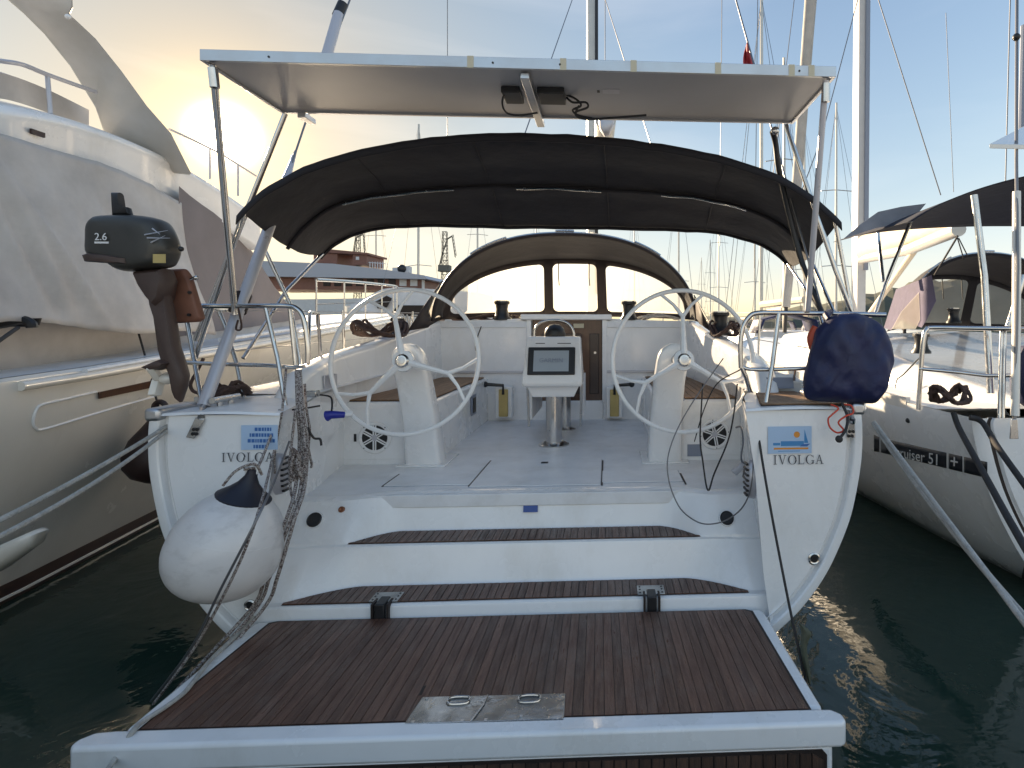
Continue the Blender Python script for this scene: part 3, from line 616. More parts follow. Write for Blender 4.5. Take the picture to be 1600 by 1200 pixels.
for s2 in (-1, 1):
    lf = MB().box((s2*0.255-0.012, 2.45, 1.0), (s2*0.255+0.012, 3.35, 1.40)).build('table_leaf', GELD, Y1, bevel=0.004)
    MB().tube([(s2*0.27, 2.30, 1.37), (s2*0.255, 2.30, 0.95)], 0.012, 8).build('leaf_strut', STEEL, lf)
MB().box((-0.25, 2.45, 1.40), (0.25, 3.35, 1.43)).build('table_top', TEAKS, Y1, bevel=0.006)
# winches and coiled tails on the coachroof
def winch(p, s, parent, name='winch'):
    w_ = MB().lathe(p, (0, 0, 1), [(0.10*s, 0), (0.10*s, 0.02*s), (0.075*s, 0.05*s), (0.062*s, 0.12*s), (0.07*s, 0.17*s), (0.085*s, 0.18*s), (0.085*s, 0.205*s), (0.03*s, 0.21*s), (0.03*s, 0.20*s)], 20).build(name, BLACK, parent)
    MB().lathe(Vector(p)+Vector((0, 0, 0.205*s)), (0, 0, 1), [(0.08*s, 0), (0.08*s, 0.01*s), (0.03*s, 0.014*s)], 20).build('winch_top', STEEL, w_)
    return w_
winch((-0.81, 3.86, 2.03), 1.15, Y1); winch((0.80, 3.86, 2.03), 1.15, Y1)
def coil(name, c, rx, ry, turns, r, m, parent, label=None, h=0.08, seed=1):
    rnd = random.Random(seed); pts = []
    for i in range(turns*14):
        a = i/14*2*math.pi; k = 1+0.22*math.sin(a*0.37+seed)+rnd.uniform(-0.06, 0.06)
        pts.append(Vector(c)+Vector((rx*k*math.cos(a)+rnd.uniform(-.02, .02), ry*k*math.sin(a)+rnd.uniform(-.02, .02), h*(0.5+0.5*math.sin(i*0.9+seed))*rnd.uniform(0.4, 1)+r)))
    return MB().tube(pts, r, 6, 2).build(name, m, parent)
tag(coil('coiled_rope', (-1.15, 3.98, 2.02), 0.26, 0.12, 6, 0.011, ROPEB, None, seed=3), 'tangled brown line on the coachroof inside the left spray hood window', 'rope')
tag(coil('coiled_rope', (-0.50, 3.96, 2.02), 0.2, 0.10, 5, 0.010, ROPEB, None, seed=8), 'loose brown line on the coachroof just right of the port winch', 'rope')
tag(coil('coiled_rope', (1.2, 3.98, 2.03), 0.27, 0.12, 6, 0.011, ROPEW, None, seed=5), 'tangled pale line on the coachroof beside the starboard winch', 'rope')
MB().tube([PY(px, py, 3.69) for px, py in ((752, 510), (745, 530), (743, 545), (748, 553))], 0.006, 6, 4).build('wall_cable', BLACK, Y1)
winch((-1.70, 2.75, 1.86), 0.85, Y1, 'coaming_winch'); winch((1.72, 2.55, 1.86), 1.15, Y1, 'coaming_winch')

# spray hood
def hood(parent, ox, oy, oz, s, mats, pre, W=1.55, k_in=None, win=((-0.93, -0.235), (-0.16, 0.22), (0.30, 0.93))):
    canv, trim, clear = mats
    def sup(u, h, p=2.4, q=0.52): return h*max(1-abs(u)**p, 0)**q
    def A(u): return Vector((ox+s*W*u, oy+s*(3.30+0.05*abs(u)), oz+s*(2.03+sup(u, 1.02))))
    def T(u): return Vector((ox+s*(W-0.03)*u, oy+s*(3.62+0.55*(1-u*u)), oz+s*(2.06+sup(u, 0.79))))
    def B(u): return Vector((ox+s*(W+0.06)*u, oy+s*(3.70+0.78*(1-u*u)), oz+s*(2.03+0.06*(1-u*u))))
    us = [math.sin(math.pi/2*(-1+2*i/96)) for i in range(97)]
    h = MB().loft([[A(u).lerp(T(u), v)+Vector((0, 0, 0.035*math.sin(math.pi*v))) for u in us] for v in (0, .2, .4, .6, .8, 1)]).build('spray_hood', canv, parent, solid=0.006, smooth=50)
    fr = MB(); cl = [MB() for _ in win]
    def pt_(u, v): return T(u).lerp(B(u), v)
    edges = [-1.0]
    for a, bb in win: edges += [a, bb]
    edges.append(1.0)
    for e0, e1 in zip(edges[0::2], edges[1::2]):
        if e1-e0 > 1e-4: fr.loft([[pt_(lerp(e0, e1, k/8), v/6) for v in range(7)] for k in range(9)])
    for k, (a, bb) in enumerate(win):
        c0_, c1_, c2_ = [], [], []
        nn_ = 48; rr = 0.07*s
        for i in range(nn_+1):
            u = lerp(a, bb, 0.5-0.5*math.cos(math.pi*i/nn_)); hgt = max((T(u)-B(u)).length, 0.05)
            du = min(u-a, bb-u)*W*s; cr_ = (rr-math.sqrt(max(rr*rr-(rr-min(du, rr))**2, 0)))
            v0 = min((0.07*s+cr_)/hgt, 0.46); v1 = max(1-(0.07*s+cr_)/hgt, v0+0.02)
            c0_.append([pt_(u, lerp(0, v0, q/2)) for q in range(3)]); c1_.append([pt_(u, lerp(v0, v1, q/6)) for q in range(7)]); c2_.append([pt_(u, lerp(v1, 1, q/2)) for q in range(3)])
        fr.loft(c0_); fr.loft(c2_); cl[k].loft(c1_)
    fr.build('hood_front', trim, h, solid=0.005, smooth=50)
    for m in cl: m.build('clear_window', clear, h, smooth=60)
    MB().tube([A(u) for u in us], 0.016*s, 8).build('hood_bow', STEEL, h)
    MB().tube([A(u)+Vector((0, -0.01, -0.02)) for u in us], 0.022*s, 8).build('piping', trim, h)
    for u0, u1 in ((-0.72, -0.45), (-0.08, 0.06), (0.52, 0.72)):
        MB().tube([A(lerp(u0, u1, k/6))+Vector((0, -0.012, 0.022)) for k in range(7)], 0.014*s, 8).build('grab_rail', STEEL, h)
    for u in (-0.105, 0.16):
        q = T(u); MB().tube([q+Vector((0, -0.03, -0.04)), q+Vector((0, -0.05, -0.25)), q+Vector((0.01, -0.05, -0.36))], 0.007*s, 6).build('window_strap', BLACK, h)
    # side panels with a lit clear pane
    for sg in (-1, 1):
        a0, t0, b0 = A(sg*0.985), T(sg*0.9), B(sg*0.96)
    return h
H1 = hood(Y1, 0.04, 0.0, 0, 1.0, (CANVAS, BROWNC, VINYL), '')
fo = [(706, 425), (690, 440), (668, 470), (637, 517), (668, 512), (694, 502), (708, 470)]
inn = [(695, 440), (682, 456), (670, 486), (673, 496), (680, 497), (690, 492), (697, 465)]
MB().loft([[PX(px, py, -1.56) for px, py in fo], [PX(px, py, -1.56) for px, py in inn]], True).build('hood_side_flap', BROWNC, H1, solid=0.005)
MB().prism([PX(px, py, -1.552) for px, py in ((695, 440), (682, 456), (672, 478), (669, 490), (674, 496), (686, 496), (692, 488), (697, 465))], (-0.003, 0, 0)).build('side_pane', VINYL, H1)
MB().tube([PX(690, 440, -1.56), PX(634, 524, -1.6)], 0.009, 6).build('flap_strap', BLACK, H1)
MB().add([Vector((1.585, 3.34, 2.05)), Vector((1.56, 3.32, 2.32)), Vector((1.64, 2.62, 1.89)), Vector((1.63, 3.34, 1.98))], [(0, 1, 2), (0, 2, 3)]).build('hood_side_flap', BROWNC, H1, solid=0.005)
MB().tube([Vector((1.56, 3.32, 2.32)), Vector((1.66, 2.55, 1.89))], 0.008, 6).build('flap_strap', BLACK, H1)

# bimini
def bim(u, v, ox=0.0, oy=0.0, oz=0.0):
    W = lerp(1.88, 2.18, v) if u < 0 else lerp(2.09, 2.28, v); au = abs(u)
    e = lerp(0.40, 0.03 if u > 0 else -0.04, v**0.6)*au**2.1+(lerp(0.19, 0.33, v**0.8)+0.10*math.sin(math.pi*v))*au**7
    x = W*(u-0.02*math.copysign(au**8, u))
    z = lerp(3.235, 2.885, v**0.9)-e+0.05*math.sin(math.pi*v)*(1-au**2)-0.012*abs(math.sin(3*math.pi*v))*(1-au**4)
    z += 0.010*noise.noise(Vector((u*7, v*5, 1)))+0.006*noise.noise(Vector((u*16, v*9, 4)))
    return Vector((x+ox+0.04, 0.42+1.55*v-0.10*(1-v)*au**2+oy, z+oz))
us = [math.sin(math.pi/2*(-1+2*i/60)) for i in range(61)]
bi = MB().loft([[bim(u, v/24) for u in us] for v in range(25)]).build('bimini', CANVAS, Y1, solid=0.006, smooth=50)
MB().loft([[bim(u, 0)+Vector((0, -0.003-0.004*k, -0.028*k)) for u in us] for k in range(3)]).build('aft_hem', CANVAS, bi, solid=0.008)
for v in (0.02, 0.5, 0.98): MB().tube([bim(u, v)+Vector((0, 0, -0.02)) for u in us], 0.0145, 8).build('canopy_bow', CANVAS, bi)
for u0, u1 in ((-0.78, -0.36), (-0.12, 0.20), (0.42, 0.74)):
    MB().tube([bim(lerp(u0, u1, k/8), 0.5)+Vector((0, -0.012, -0.035)) for k in range(9)], 0.010, 6).build('bow_sleeve_gap', STEEL, bi)
for u_ in (-0.62, -0.22, 0.22, 0.62): MB().tube([bim(u_, k/16)+Vector((0, 0, -0.006)) for k in range(17)], 0.006, 5).build('canopy_seam', CANVAS, bi)
# bimini legs
B0 = {-1: D(447, 455, 4.05), 1: D(1290, 470, 4.05)}
def leg(name, pts, r, m=STEEL, parent=Y1, n=10): return tubes(name, m, parent, pts, r, n)
leg('bimini_leg', [bim(-0.985, 0.98), D(448, 453, 4.6), D(380, 560, 4.2)], 0.0145, parent=bi)
leg('bimini_leg', [D(410, 382, 4.5), D(453, 474, 4.55), D(468, 560, 4.5), D(472, 612, 4.45)], 0.0145, parent=bi)
leg('bimini_leg', [bim(-0.985, 0.03), D(305, 560, 3.7)], 0.0145, parent=bi)
leg('bimini_leg', [bim(0.985, 0.98), D(1278, 480, 4.6), D(1300, 560, 4.2)], 0.0145, parent=bi)
leg('bimini_leg', [bim(0.99, 0.5), D(1304, 490, 4.2), D(1296, 600, 4.0)], 0.0145, parent=bi)
leg('bimini_leg', [bim(0.99, 0.05), D(1330, 480, 3.9), D(1340, 560, 3.8)], 0.0145, parent=bi)

# solar panel on posts
PA, PF = -0.25, 0.45
sp = MB().box((-1.60, PA, 3.365), (1.79, PF, 3.372)).build('solar_panel', PANELU, Y1)
for nm, lo, hi in (('frame_rail', (-1.62, PA-0.02, 3.352), (1.81, PA, 3.412)), ('frame_rail', (-1.62, PF, 3.352), (1.81, PF+0.02, 3.412)), ('frame_rail', (-1.62, PA, 3.352), (-1.60, PF, 3.412)), ('frame_rail', (1.79, PA, 3.352), (1.81, PF, 3.412))):
    MB().box(lo, hi).build(nm, ALU, sp, bevel=0.002)
MB().box((-1.59, PA+0.01, 3.3735), (1.78, PF-0.01, 3.405)).build('solar_cells', SOLAR, sp)
for x, y0_, y1_ in ((-1.47, PF-0.02, PF+0.12), (0.07, PA+0.02, PF+0.08)): MB().box((x-0.025, y0_, 3.315), (x+0.025, y1_, 3.350)).build('support_rail', ALU, sp, bevel=0.004)
for px in (735, 880, 990, 1122, 1268, 1237):
    p = PY(px, 105, PA-0.02); MB().box((p.x-0.017, PA-0.0225, 3.350), (p.x+0.017, PA-0.0205, 3.414)).build('tape', TAPE, sp, smooth=0)
for px in (420, 770, 875, 1249):
    p = PY(px, 105, PA-0.02); MB().disc((p.x, PA-0.02, 3.38), (0, -1, 0), 0.006, 0.003, 10).build('drain_hole', BLACK, sp)
for x0, x1 in ((-0.10, 0.01), (0.11, 0.27)): MB().box((x0, -0.02, 3.325), (x1, 0.16, 3.364)).build('junction_box', BLACK, sp, bevel=0.006)
MB().tube([D(px, py, 3.35) for px, py in ((795, 142), (786, 152), (786, 168), (795, 178), (815, 180), (840, 176))], 0.006, 6, 5).build('panel_cable', BLACK, sp)
for pts in (((885, 148), (900, 155), (908, 165), (895, 172), (903, 180), (925, 185)), ((885, 152), (895, 160), (915, 160), (918, 168), (900, 175), (905, 184), (940, 186)), ((905, 165), (900, 178), (915, 186), (960, 184), (1010, 180))):
    MB().tube([D(px, py, 3.45) for px, py in pts], 0.007, 6, 5).build('panel_cable', BLACK, sp)
q = PZ(955, 143, 3.364); MB().box((q.x-0.05, q.y-0.03, 3.3625), (q.x+0.05, q.y+0.03, 3.3645)).build('rating_label', PAINTG, sp, smooth=0)
q = PZ(935, 143, 3.364); MB().box((q.x-0.008, q.y-0.015, 3.3625), (q.x+0.008, q.y+0.015, 3.3645)).build('rating_label', BLACK, sp, smooth=0)
leg('panel_post', [(-1.58, PA+0.02, 3.35), D(366, 480, 3.62), D(366, 492, 3.62)], 0.0175, parent=sp)
leg('panel_post', [(-1.58, PF, 3.345), D(305, 532, 3.75)], 0.0165, parent=sp)
leg('panel_post', [(1.765, PA+0.02, 3.35), D(1262, 486, 3.62)], 0.0185, PAINTG, parent=sp)
leg('panel_post', [(1.76, PF+0.02, 3.345), D(1305, 420, 3.72), D(1332, 492, 3.75)], 0.0165, parent=sp)
for pt in ((-1.58, PA+0.02, 3.33), (1.765, PA+0.02, 3.33)): MB().tube([Vector(pt), Vector(pt)+Vector((0.004, 0.01, -0.10))], 0.024, 10).build('post_collar', STEEL, sp)
leg('cable_conduit', spline([D(px, py, d) for px, py, d in ((1207, 205, 3.7), (1212, 225, 3.75), (1217, 265, 3.8), (1232, 330, 3.9), (1250, 400, 3.9), (1268, 450, 3.8), (1284, 488, 3.7))], 5), 0.02, BLACK, sp)
MB().ball(D(1211, 205, 3.7), 0.03).build('conduit_clamp', STEEL, sp)

# pushpit rails
def rail(name, pts, r=0.0155, m=STEEL, sm=0, parent=Y1): return tubes(name, m, parent, [D(*q) for q in pts], r, 10, sm)
pr = rail('pushpit', [(268, 477, 3.45), (320, 478, 3.6), (400, 478, 3.63), (448, 478, 3.65), (463, 482, 3.65), (472, 492, 3.65), (477, 510, 3.65), (481, 545, 3.65), (481, 568, 3.65)], 0.0165, sm=4)
rail('middle_rail', [(283, 566, 3.63), (350, 569, 3.63), (420, 571, 3.64), (458, 574, 3.65), (476, 572, 3.65)], 0.013, sm=3, parent=pr)
for pts in (((415, 480, 3.64), (434, 560, 3.62), (447, 640, 3.55)), ((453, 482, 3.7), (462, 572, 3.7)), ((292, 500, 3.68), (303, 560, 3.65), (316, 632, 3.5)), ((341, 484, 4.05), (352, 510, 4.05), (370, 570, 4.0), (381, 625, 3.95))):
    rail('stanchion', pts, 0.014, parent=pr)
rail('side_rail', [(318, 478, 3.62), (342, 484, 4.05), (372, 486, 4.6)], 0.0145, parent=pr)
MB().disc(D(381, 626, 3.95), (0, 0, 1), 0.03, 0.02, 12).build('stanchion_base', BLACK, pr)
rail('boarding_gate', [(481, 568, 3.7), (484, 490, 4.2), (486, 488, 4.25), (497, 490, 4.5), (501, 560, 4.6)], 0.013, parent=pr)
ps = rail('pushpit', [(1158, 575, 3.66), (1157, 540, 3.66), (1161, 512, 3.66), (1170, 496, 3.66), (1184, 489, 3.66), (1230, 489, 3.66), (1300, 490, 3.62), (1385, 492, 3.5)], 0.0165, sm=4)
rail('middle_rail', [(1158, 572, 3.66), (1172, 577, 3.66), (1220, 577, 3.65), (1300, 574, 3.6), (1372, 574, 3.55)], 0.013, sm=3, parent=ps)
for pts in (((1217, 490, 3.65), (1207, 570, 3.62), (1195, 640, 3.55)), ((1340, 492, 3.6), (1344, 575, 3.55), (1350, 640, 3.5)), ((1158, 572, 3.66), (1166, 590, 3.66), (1172, 612, 3.7))):
    rail('stanchion', pts, 0.015, parent=ps)
MB().disc(D(1195, 642, 3.55), (0, 0, 1), 0.03, 0.02, 12).build('stanchion_base', BLACK, ps)
# side stanchions and life lines
for sgn in (-1, 1):
    prev = None
    for k, y in enumerate((2.4, 4.4, 6.6, 8.8)):
        x = sgn*(sheer(y)-0.05); z = sheerz(y); st_ = MB().tube([(x, y, z), (x+sgn*0.02, y, z+0.62)], 0.0125, 8).build('stanchion', STEEL, Y1)
    for h in (0.60, 0.32):
        MB().tube([Vector((sgn*(sheer(y)-0.035), y, sheerz(y)+h)) for y in (0.6, 2.4, 4.4, 6.6, 8.8, 11, 13)], 0.004, 6).build('life_line', WIRE, Y1)
# mast, boom end, rigging
ms = MB().loft([[D(px, 0, 11.4).xy.to_3d()+Vector((0, dy, z)) for px, dy in ((916, 0.1), (918.5, 0), (930, 0), (932, 0.1), (930, 0.26), (918.5, 0.26))] for z in (1.9, 12)], True, True).build('mast', MASTM, Y1)
MB().loft([[D(px, 0, 11.28).xy.to_3d()+Vector((0, dy, z)) for px, dy in ((929.5, 0), (934.5, 0), (934.5, 0.08), (929.5, 0.08))] for z in (2.6, 12)], True, True).build('furled_mainsail_track', BLACK, ms)
bm_ = MB().tube([D(946, 186, 5.2), D(937, 330, 11.2)], 0.10, 14).build('boom', MASTM, Y1)
MB().inflate([(934, 180), (958, 180), (960, 195), (952, 211), (944, 213), (937, 203)], 5.1, 0.06, 0.4).build('boom_end', PAINTG, bm_)
for a, bb, d0, d1 in (((894, 0), (818, 215), 9, 6), ((946, 0), (1016, 222), 9, 6), ((945.5, 0), (945.5, 110), 10, 10), ((1128, 0), (1126, 240), 8, 8), ((1184, 0), (1181, 262), 8, 8), ((1241, 0), (1207, 280), 7, 6.5), ((699, 0), (699, 215), 9, 9)):
    e = D(*a, d0)-D(*bb, d1); MB().tube([D(*bb, d1)-e*(0.05 if d1 < 7 else 0.6), D(*a, d0)+e*0.2], 0.006*d0/8, 5).build('rigging_wire', WIRE, Y1)
# split backstay
bs = tubes('backstay', PAINTG, Y1, [D(318, 634, 3.42), D(441, 300, 4.15)], 0.036, 14)
tubes('backstay_wire', WIRE, bs, [D(441, 300, 4.15), D(508, 100, 4.75), D(562, -40, 5.1)], 0.008, 6)
tubes('backstay_taper', PAINTG, bs, [D(440.5, 301, 4.148), D(462, 236, 4.34)], [0.036, 0.010], 14)
tubes('backstay_tensioner', PAINTG, bs, [D(509, 92, 4.75), D(529, 22, 4.92)], 0.042, 12)
tubes('tensioner_end', BLACK, bs, [D(527, 26, 4.92), D(536, 6, 4.96)], 0.044, 12)
tubes('backstay_collar', BROWNC, bs, [D(371, 487, 3.72), D(380, 460, 3.78)], 0.052, 12)
tubes('backstay_wire', WIRE, Y1, [D(1332, 655, 3.42), D(1150, 0, 4.9), D(1139, -40, 5.0)], 0.0075, 6)
fl = MB(); rows = []
for i in range(9):
    tt = i/8; a = D(lerp(1167.5, 1181, tt), lerp(63, 110, tt), 4.7); wdt = 16*math.sin(min(tt*1.2, 1)*math.pi/2)
    rows.append([D(lerp(1167.5, 1181, tt)-wdt*k/4, lerp(63, 110, tt)+k, 4.7+0.03*math.sin(k*2+tt*4)) for k in range(5)])
tag(fl.loft(rows).build('flag', FLAG, None, solid=0.003), 'furled dark red flag on the wire above the right end of the panel', 'flag')
# chain plates with four bolts
for sgn, q in ((-1, [(307, 652), (321, 655), (305, 685), (292, 683)]), (1, [(1325, 660), (1336, 662), (1335, 684), (1322, 682)])):
    cp = MB().prism([PY(px, py, -0.004) for px, py in q], (0, -0.010, 0)).build('chain_plate', STEEL, Y1, bevel=0.003)
    cx = sum(a for a, _ in q)/4; cy = sum(bb for _, bb in q)/4
    for dx, dy in ((-2.5, 2), (3, 2), (-4, 9), (1.5, 9)): MB().disc(PY(cx+dx, cy+dy, -0.013), (0, -1, 0), 0.010, 0.008, 8).build('bolt', BLACK, cp)
    a = PY(q[0][0]+7, q[0][1], -0.01); top = D(318, 634, 3.42) if sgn < 0 else D(1332, 655, 3.42)
    MB().tube([a, top], 0.018, 8).build('toggle', STEEL, cp)
# corner caps and fairleads at the deck edge
for sgn in (-1, 1):
    MB().box((min(sgn*2.01, sgn*2.095), -0.028, 1.41), (max(sgn*2.01, sgn*2.095), 0.30, 1.485)).build('corner_cap', ALU, Y1, bevel=0.02, seg=3)
    cl = MB().tube([(sgn*1.86, 0.18, 1.50), (sgn*1.86, 0.42, 1.50)], 0.02, 10).build('mooring_cleat', STEEL, Y1)
    for y in (0.25, 0.35): MB().tube([(sgn*1.86, y, 1.45), (sgn*1.86, y, 1.5)], 0.016, 8).build('cleat_foot', STEEL, cl)
# oval shell vents on the quarters
for sgn, px, py in ((-1, 458, 740), (1, 1180, 748)):
    p = PY(px, py, 0.12); p.x = sgn*1.425; sv = MB()
    vt = MB().add([], []); ring = []
    sv.loft([[p+Vector((-sgn*0.035*k2*(1 if k2 else 0), 0.06*s_*math.cos(2*math.pi*k/20), 0.125*s_*math.sin(2*math.pi*k/20))) for k in range(20)] for k2, s_ in ((-0.6, 1.0), (0.35, 0.97), (0.8, 0.75), (1.0, 0.4), (1.02, 0.05))], True, True)
    vt = sv.build('shell_vent', PAINTG, Y1, smooth=50)
    for k in range(7):
        z = -0.095+0.032*k; hw = 0.058*math.sqrt(max(1-(z/0.128)**2, 0.05))
        MB().obox(p+Vector((-sgn*0.033, 0, z)), (0.008, 0, 0), (0, hw*0.85, 0), (0, 0, 0.006)).build('louvre', BLACK, vt, smooth=0)
# name lettering and stickers on the quarters
def serif(parent, text, origin, right, up, h, m, gap=0.16):
    right, up = Vector(right).normalized(), Vector(up).normalized(); nrm = right.cross(up); x = 0.0
    o = Vector(origin)
    def arc(cx, cy, rx, ry, a0, a1, tk, n=26):
        out = []
        for i in range(n):
            a = [lerp(a0, a1, (i+j)/n) for j in (0, 1)]
            q = []
            for aa in a:
                w = tk*(0.45+0.75*abs(math.cos(aa)))
                q.append([(cx+rx*math.cos(aa), cy+ry*math.sin(aa)), (cx+(rx-w)*math.cos(aa), cy+(ry-w*0.6)*math.sin(aa))])
            out.append([q[0][0], q[1][0], q[1][1], q[0][1]])
        return out
    def bar(x0, y0, x1, y1): return [(x0, y0), (x1, y0), (x1, y1), (x0, y1)]
    G = {
     'I': (0.34, [bar(0.115, 0, 0.225, 1), bar(0, 0, 0.34, 0.05), bar(0, 0.95, 0.34, 1)]),
     'V': (0.92, [[(0.10, 1), (0.24, 1), (0.53, 0.0), (0.45, 0.0)], [(0.45, 0), (0.51, 0.02), (0.81, 1), (0.75, 1)], bar(0, 0.95, 0.34, 1), bar(0.62, 0.95, 0.92, 1)]),
     'O': (0.95, arc(0.475, 0.5, 0.475, 0.52, 0, 2*math.pi, 0.13)),
     'L': (0.70, [bar(0.10, 0, 0.21, 1), bar(0, 0.95, 0.33, 1), bar(0, 0, 0.66, 0.055), [(0.61, 0), (0.68, 0), (0.70, 0.24), (0.67, 0.24)]]),
     'G': (0.92, arc(0.475, 0.5, 0.475, 0.52, R(42), R(330), 0.13)+[bar(0.74, 0.05, 0.85, 0.42), bar(0.62, 0.38, 0.94, 0.43), [(0.80, 0.72), (0.84, 0.72), (0.84, 0.97), (0.80, 0.92)]]),
     'A': (0.92, [[(0.12, 0), (0.18, 0), (0.48, 0.98), (0.43, 1.0)], [(0.43, 1.0), (0.50, 1.0), (0.82, 0), (0.69, 0)], bar(0.27, 0.33, 0.64, 0.38), bar(0, 0, 0.30, 0.05), bar(0.58, 0, 0.92, 0.05)]),
    }
    for ch in text:
        w, polys = G[ch]; mb = MB()
        for k, pg in enumerate(polys): mb.prism([o+right*(x+a)*h+up*bb*h+nrm*(0.0008+0.0002*k) for a, bb in pg], nrm*0.0009)
        mb.build('letter', m, parent, smooth=0, weld=False); x += w+gap
q0, q1 = PY(346, 722, -0.006), PY(427, 722, -0.006); nb = bpy.data.objects.new('name_lettering', None); COL.objects.link(nb); nb.parent = Y1
def serif_w(text, gap=0.16): return sum({'I': .34, 'V': .92, 'O': .95, 'L': .70, 'G': .92, 'A': .92}[c_] for c_ in text)+gap*(len(text)-1)
serif(nb, 'IVOLGA', (q0.x, -0.002, q0.z), (1, 0, 0), (0, 0, 1), (q1.x-q0.x)/serif_w('IVOLGA'), LETTER)
q0, q1 = PY(1209, 726, -0.006), PY(1287, 726, -0.006); nb2 = bpy.data.objects.new('name_lettering', None); COL.objects.link(nb2); nb2.parent = Y1
serif(nb2, 'IVOLGA', (q0.x, -0.002, q0.z), (1, 0, 0), (0, 0, 1), (q1.x-q0.x)/serif_w('IVOLGA'), LETTER)
def quadY(px0, py0, px1, py1, y, th, name, m, parent): 
    a, bb = PY(px0, py1, y), PY(px1, py0, y)
    return MB().box((a.x, y-th, a.z), (bb.x, y, bb.z)).build(name, m, parent, smooth=0)
s1 = quadY(377, 664, 434, 703, -0.002, 0.0015, 'phone_sticker', LBLUE, Y1)
for r_, (a, bb) in enumerate(((398, 424), (390, 427), (387, 430), (396, 416))):
    rnd = random.Random(r_); x = a
    while x < bb:
        w_ = rnd.uniform(2, 5); quadY(x, 668+r_*9, min(x+w_, bb), 673.5+r_*9, -0.0035, 0.0008, 'print_block', PRINTB, s1); x += w_+1.1
s2_ = quadY(1200, 666, 1268, 709, -0.002, 0.0015, 'club_sticker', LBLUE, Y1)
q = PY(1245, 679, -0.0036); MB().disc(q, (0, -1, 0), 0.019, 0.001, 18).build('printed_sun', PRINTO, s2_)
quadY(1220, 689, 1256, 697, -0.0035, 0.0008, 'print_block', PRINTC, s2_); quadY(1208, 692, 1219, 696, -0.0035, 0.0008, 'print_block', PRINTC, s2_)
MB().prism([PY(px, py, -0.0035) for px, py in ((1253, 694), (1266, 693), (1261, 697.5), (1250, 697.5))], (0, -0.001, 0)).build('printed_hull', PRINTB, s2_)
MB().prism([PY(px, py, -0.0035) for px, py in ((1256.5, 692), (1257, 671), (1263, 692))], (0, -0.001, 0)).build('printed_sail', PRINTC, s2_)
quadY(1209, 699, 1263, 702.5, -0.0035, 0.0008, 'print_block', PRINTO, s2_); quadY(1216, 704, 1250, 705.5, -0.0035, 0.0008, 'print_block', PRINTC, s2_)
# notices and switches at the helm
for px0, py0, px1, py1, y in ((1074, 694, 1096, 713, 1.492),): quadY(px0, py0, px1, py1, y, 0.002, 'notice', LETTERG, Y1)
quadY(553, 678, 557, 690, 1.492, 0.003, 'notice', BLACK, Y1)
a, bb = PX(497, 604, -1.70), PX(526, 588, -1.70)
p = PX(510, 596, -1.66); MB().obox(p+Vector((0.03, 0, 0)), (0.006, 0, 0), (0, 0.10, 0), (0, 0, 0.055)).build('side_hatch', PAINTG, Y1, bevel=0.004)
for px, py in ((1212, 598),):   # engine panel on starboard quarter
    p = PY(px+6, py, 0.75); ep = MB().obox(p+Vector((0, 0.1, -0.02)), (0.17, 0, 0), (0, 0.10, 0.02), (0, -0.01, 0.05)).build('engine_panel', GELW, Y1, bevel=0.01)
    MB().obox(p+Vector((-0.0, -0.012, 0.0)), (0.10, 0, 0), (0, 0.006, 0), (0, 0.01, 0.04)).build('panel_cover', LETTERG, ep)
    MB().tube([p+Vector((0.10, -0.03, 0.02)), p+Vector((0.10, -0.05, 0.10))], 0.012, 8).build('throttle_lever', STEEL, ep)

# ================================================================== things hung on the yacht
OB = thing('outboard_motor', 'small dark outboard motor clamped to the port stern rail bracket', 'outboard motor', D(250, 560, 3.15))
cwl = spline([Vector((x, y, 0)) for x, y in ((147, 374), (148, 354), (155, 343), (168, 338), (215, 337), (248, 342), (260, 352), (270, 374), (273, 392), (267, 410), (258, 418), (230, 422), (198, 424), (182, 415), (155, 403), (147, 395))], 3, True)
cw = MB().inflate([(v.x, v.y) for v in cwl], 3.12, 0.095, 0.22, 16).build('cowl', MOTOR, OB, smooth=50)
MB().inflate([(132, 399), (140, 396), (175, 399), (200, 404), (200, 412), (178, 412), (150, 410), (136, 409)], 3.04, 0.035, 0.3).build('tiller_arm', MOTORB, OB)
MB().inflate([(176, 301), (188, 301), (191, 324), (203, 326), (206, 336), (178, 337)], 3.10, 0.022, 0.25).build('starter_handle', BLACK, OB)
MB().ball(D(283, 389, 3.1), 0.014).build('fuel_cock', BLACK, OB)
MB().inflate([(217, 424), (262, 420), (268, 436), (262, 470), (252, 480), (241, 468), (226, 445)], 3.14, 0.07, 0.3).build('swivel_head', MOTORB, OB)
MB().inflate([(235, 455), (262, 455), (270, 495), (277, 540), (286, 566), (293, 590), (291, 606), (283, 629), (279, 626), (278, 606), (268, 580), (258, 566), (252, 545), (248, 515), (243, 480)], 3.14, 0.042, 0.3).build('leg', MOTORB, OB)
MB().inflate([(232, 573), (262, 560), (276, 566), (268, 574), (246, 579)], 3.14, 0.085, 0.4).build('cavitation_plate', MOTORB, OB)
for a in (10, 130, 250):
    c0 = D(262, 592, 3.14); MB().obox(c0+Vector((-0.045, 0.05*math.cos(R(a)), 0.05*math.sin(R(a)))), (0.012, 0.01, 0), (0, 0.045*math.cos(R(a)), 0.045*math.sin(R(a))), (0.006, -0.02*math.sin(R(a)), 0.02*math.cos(R(a)))).build('propeller_blade', GELC, OB, bevel=0.004)
MB().ball(D(262, 592, 3.14), 0.05, 0.03, 0.03).build('propeller_hub', GELC, OB)
fz = 3.12-0.094
text_mesh('power_figures', '2.6', 0.056, D(158.5, 370.5, fz-0.008), ray(CX+400, CY)-ray(CX, CY), (0, 0, 1), WHITEP, OB, lift=0.004)
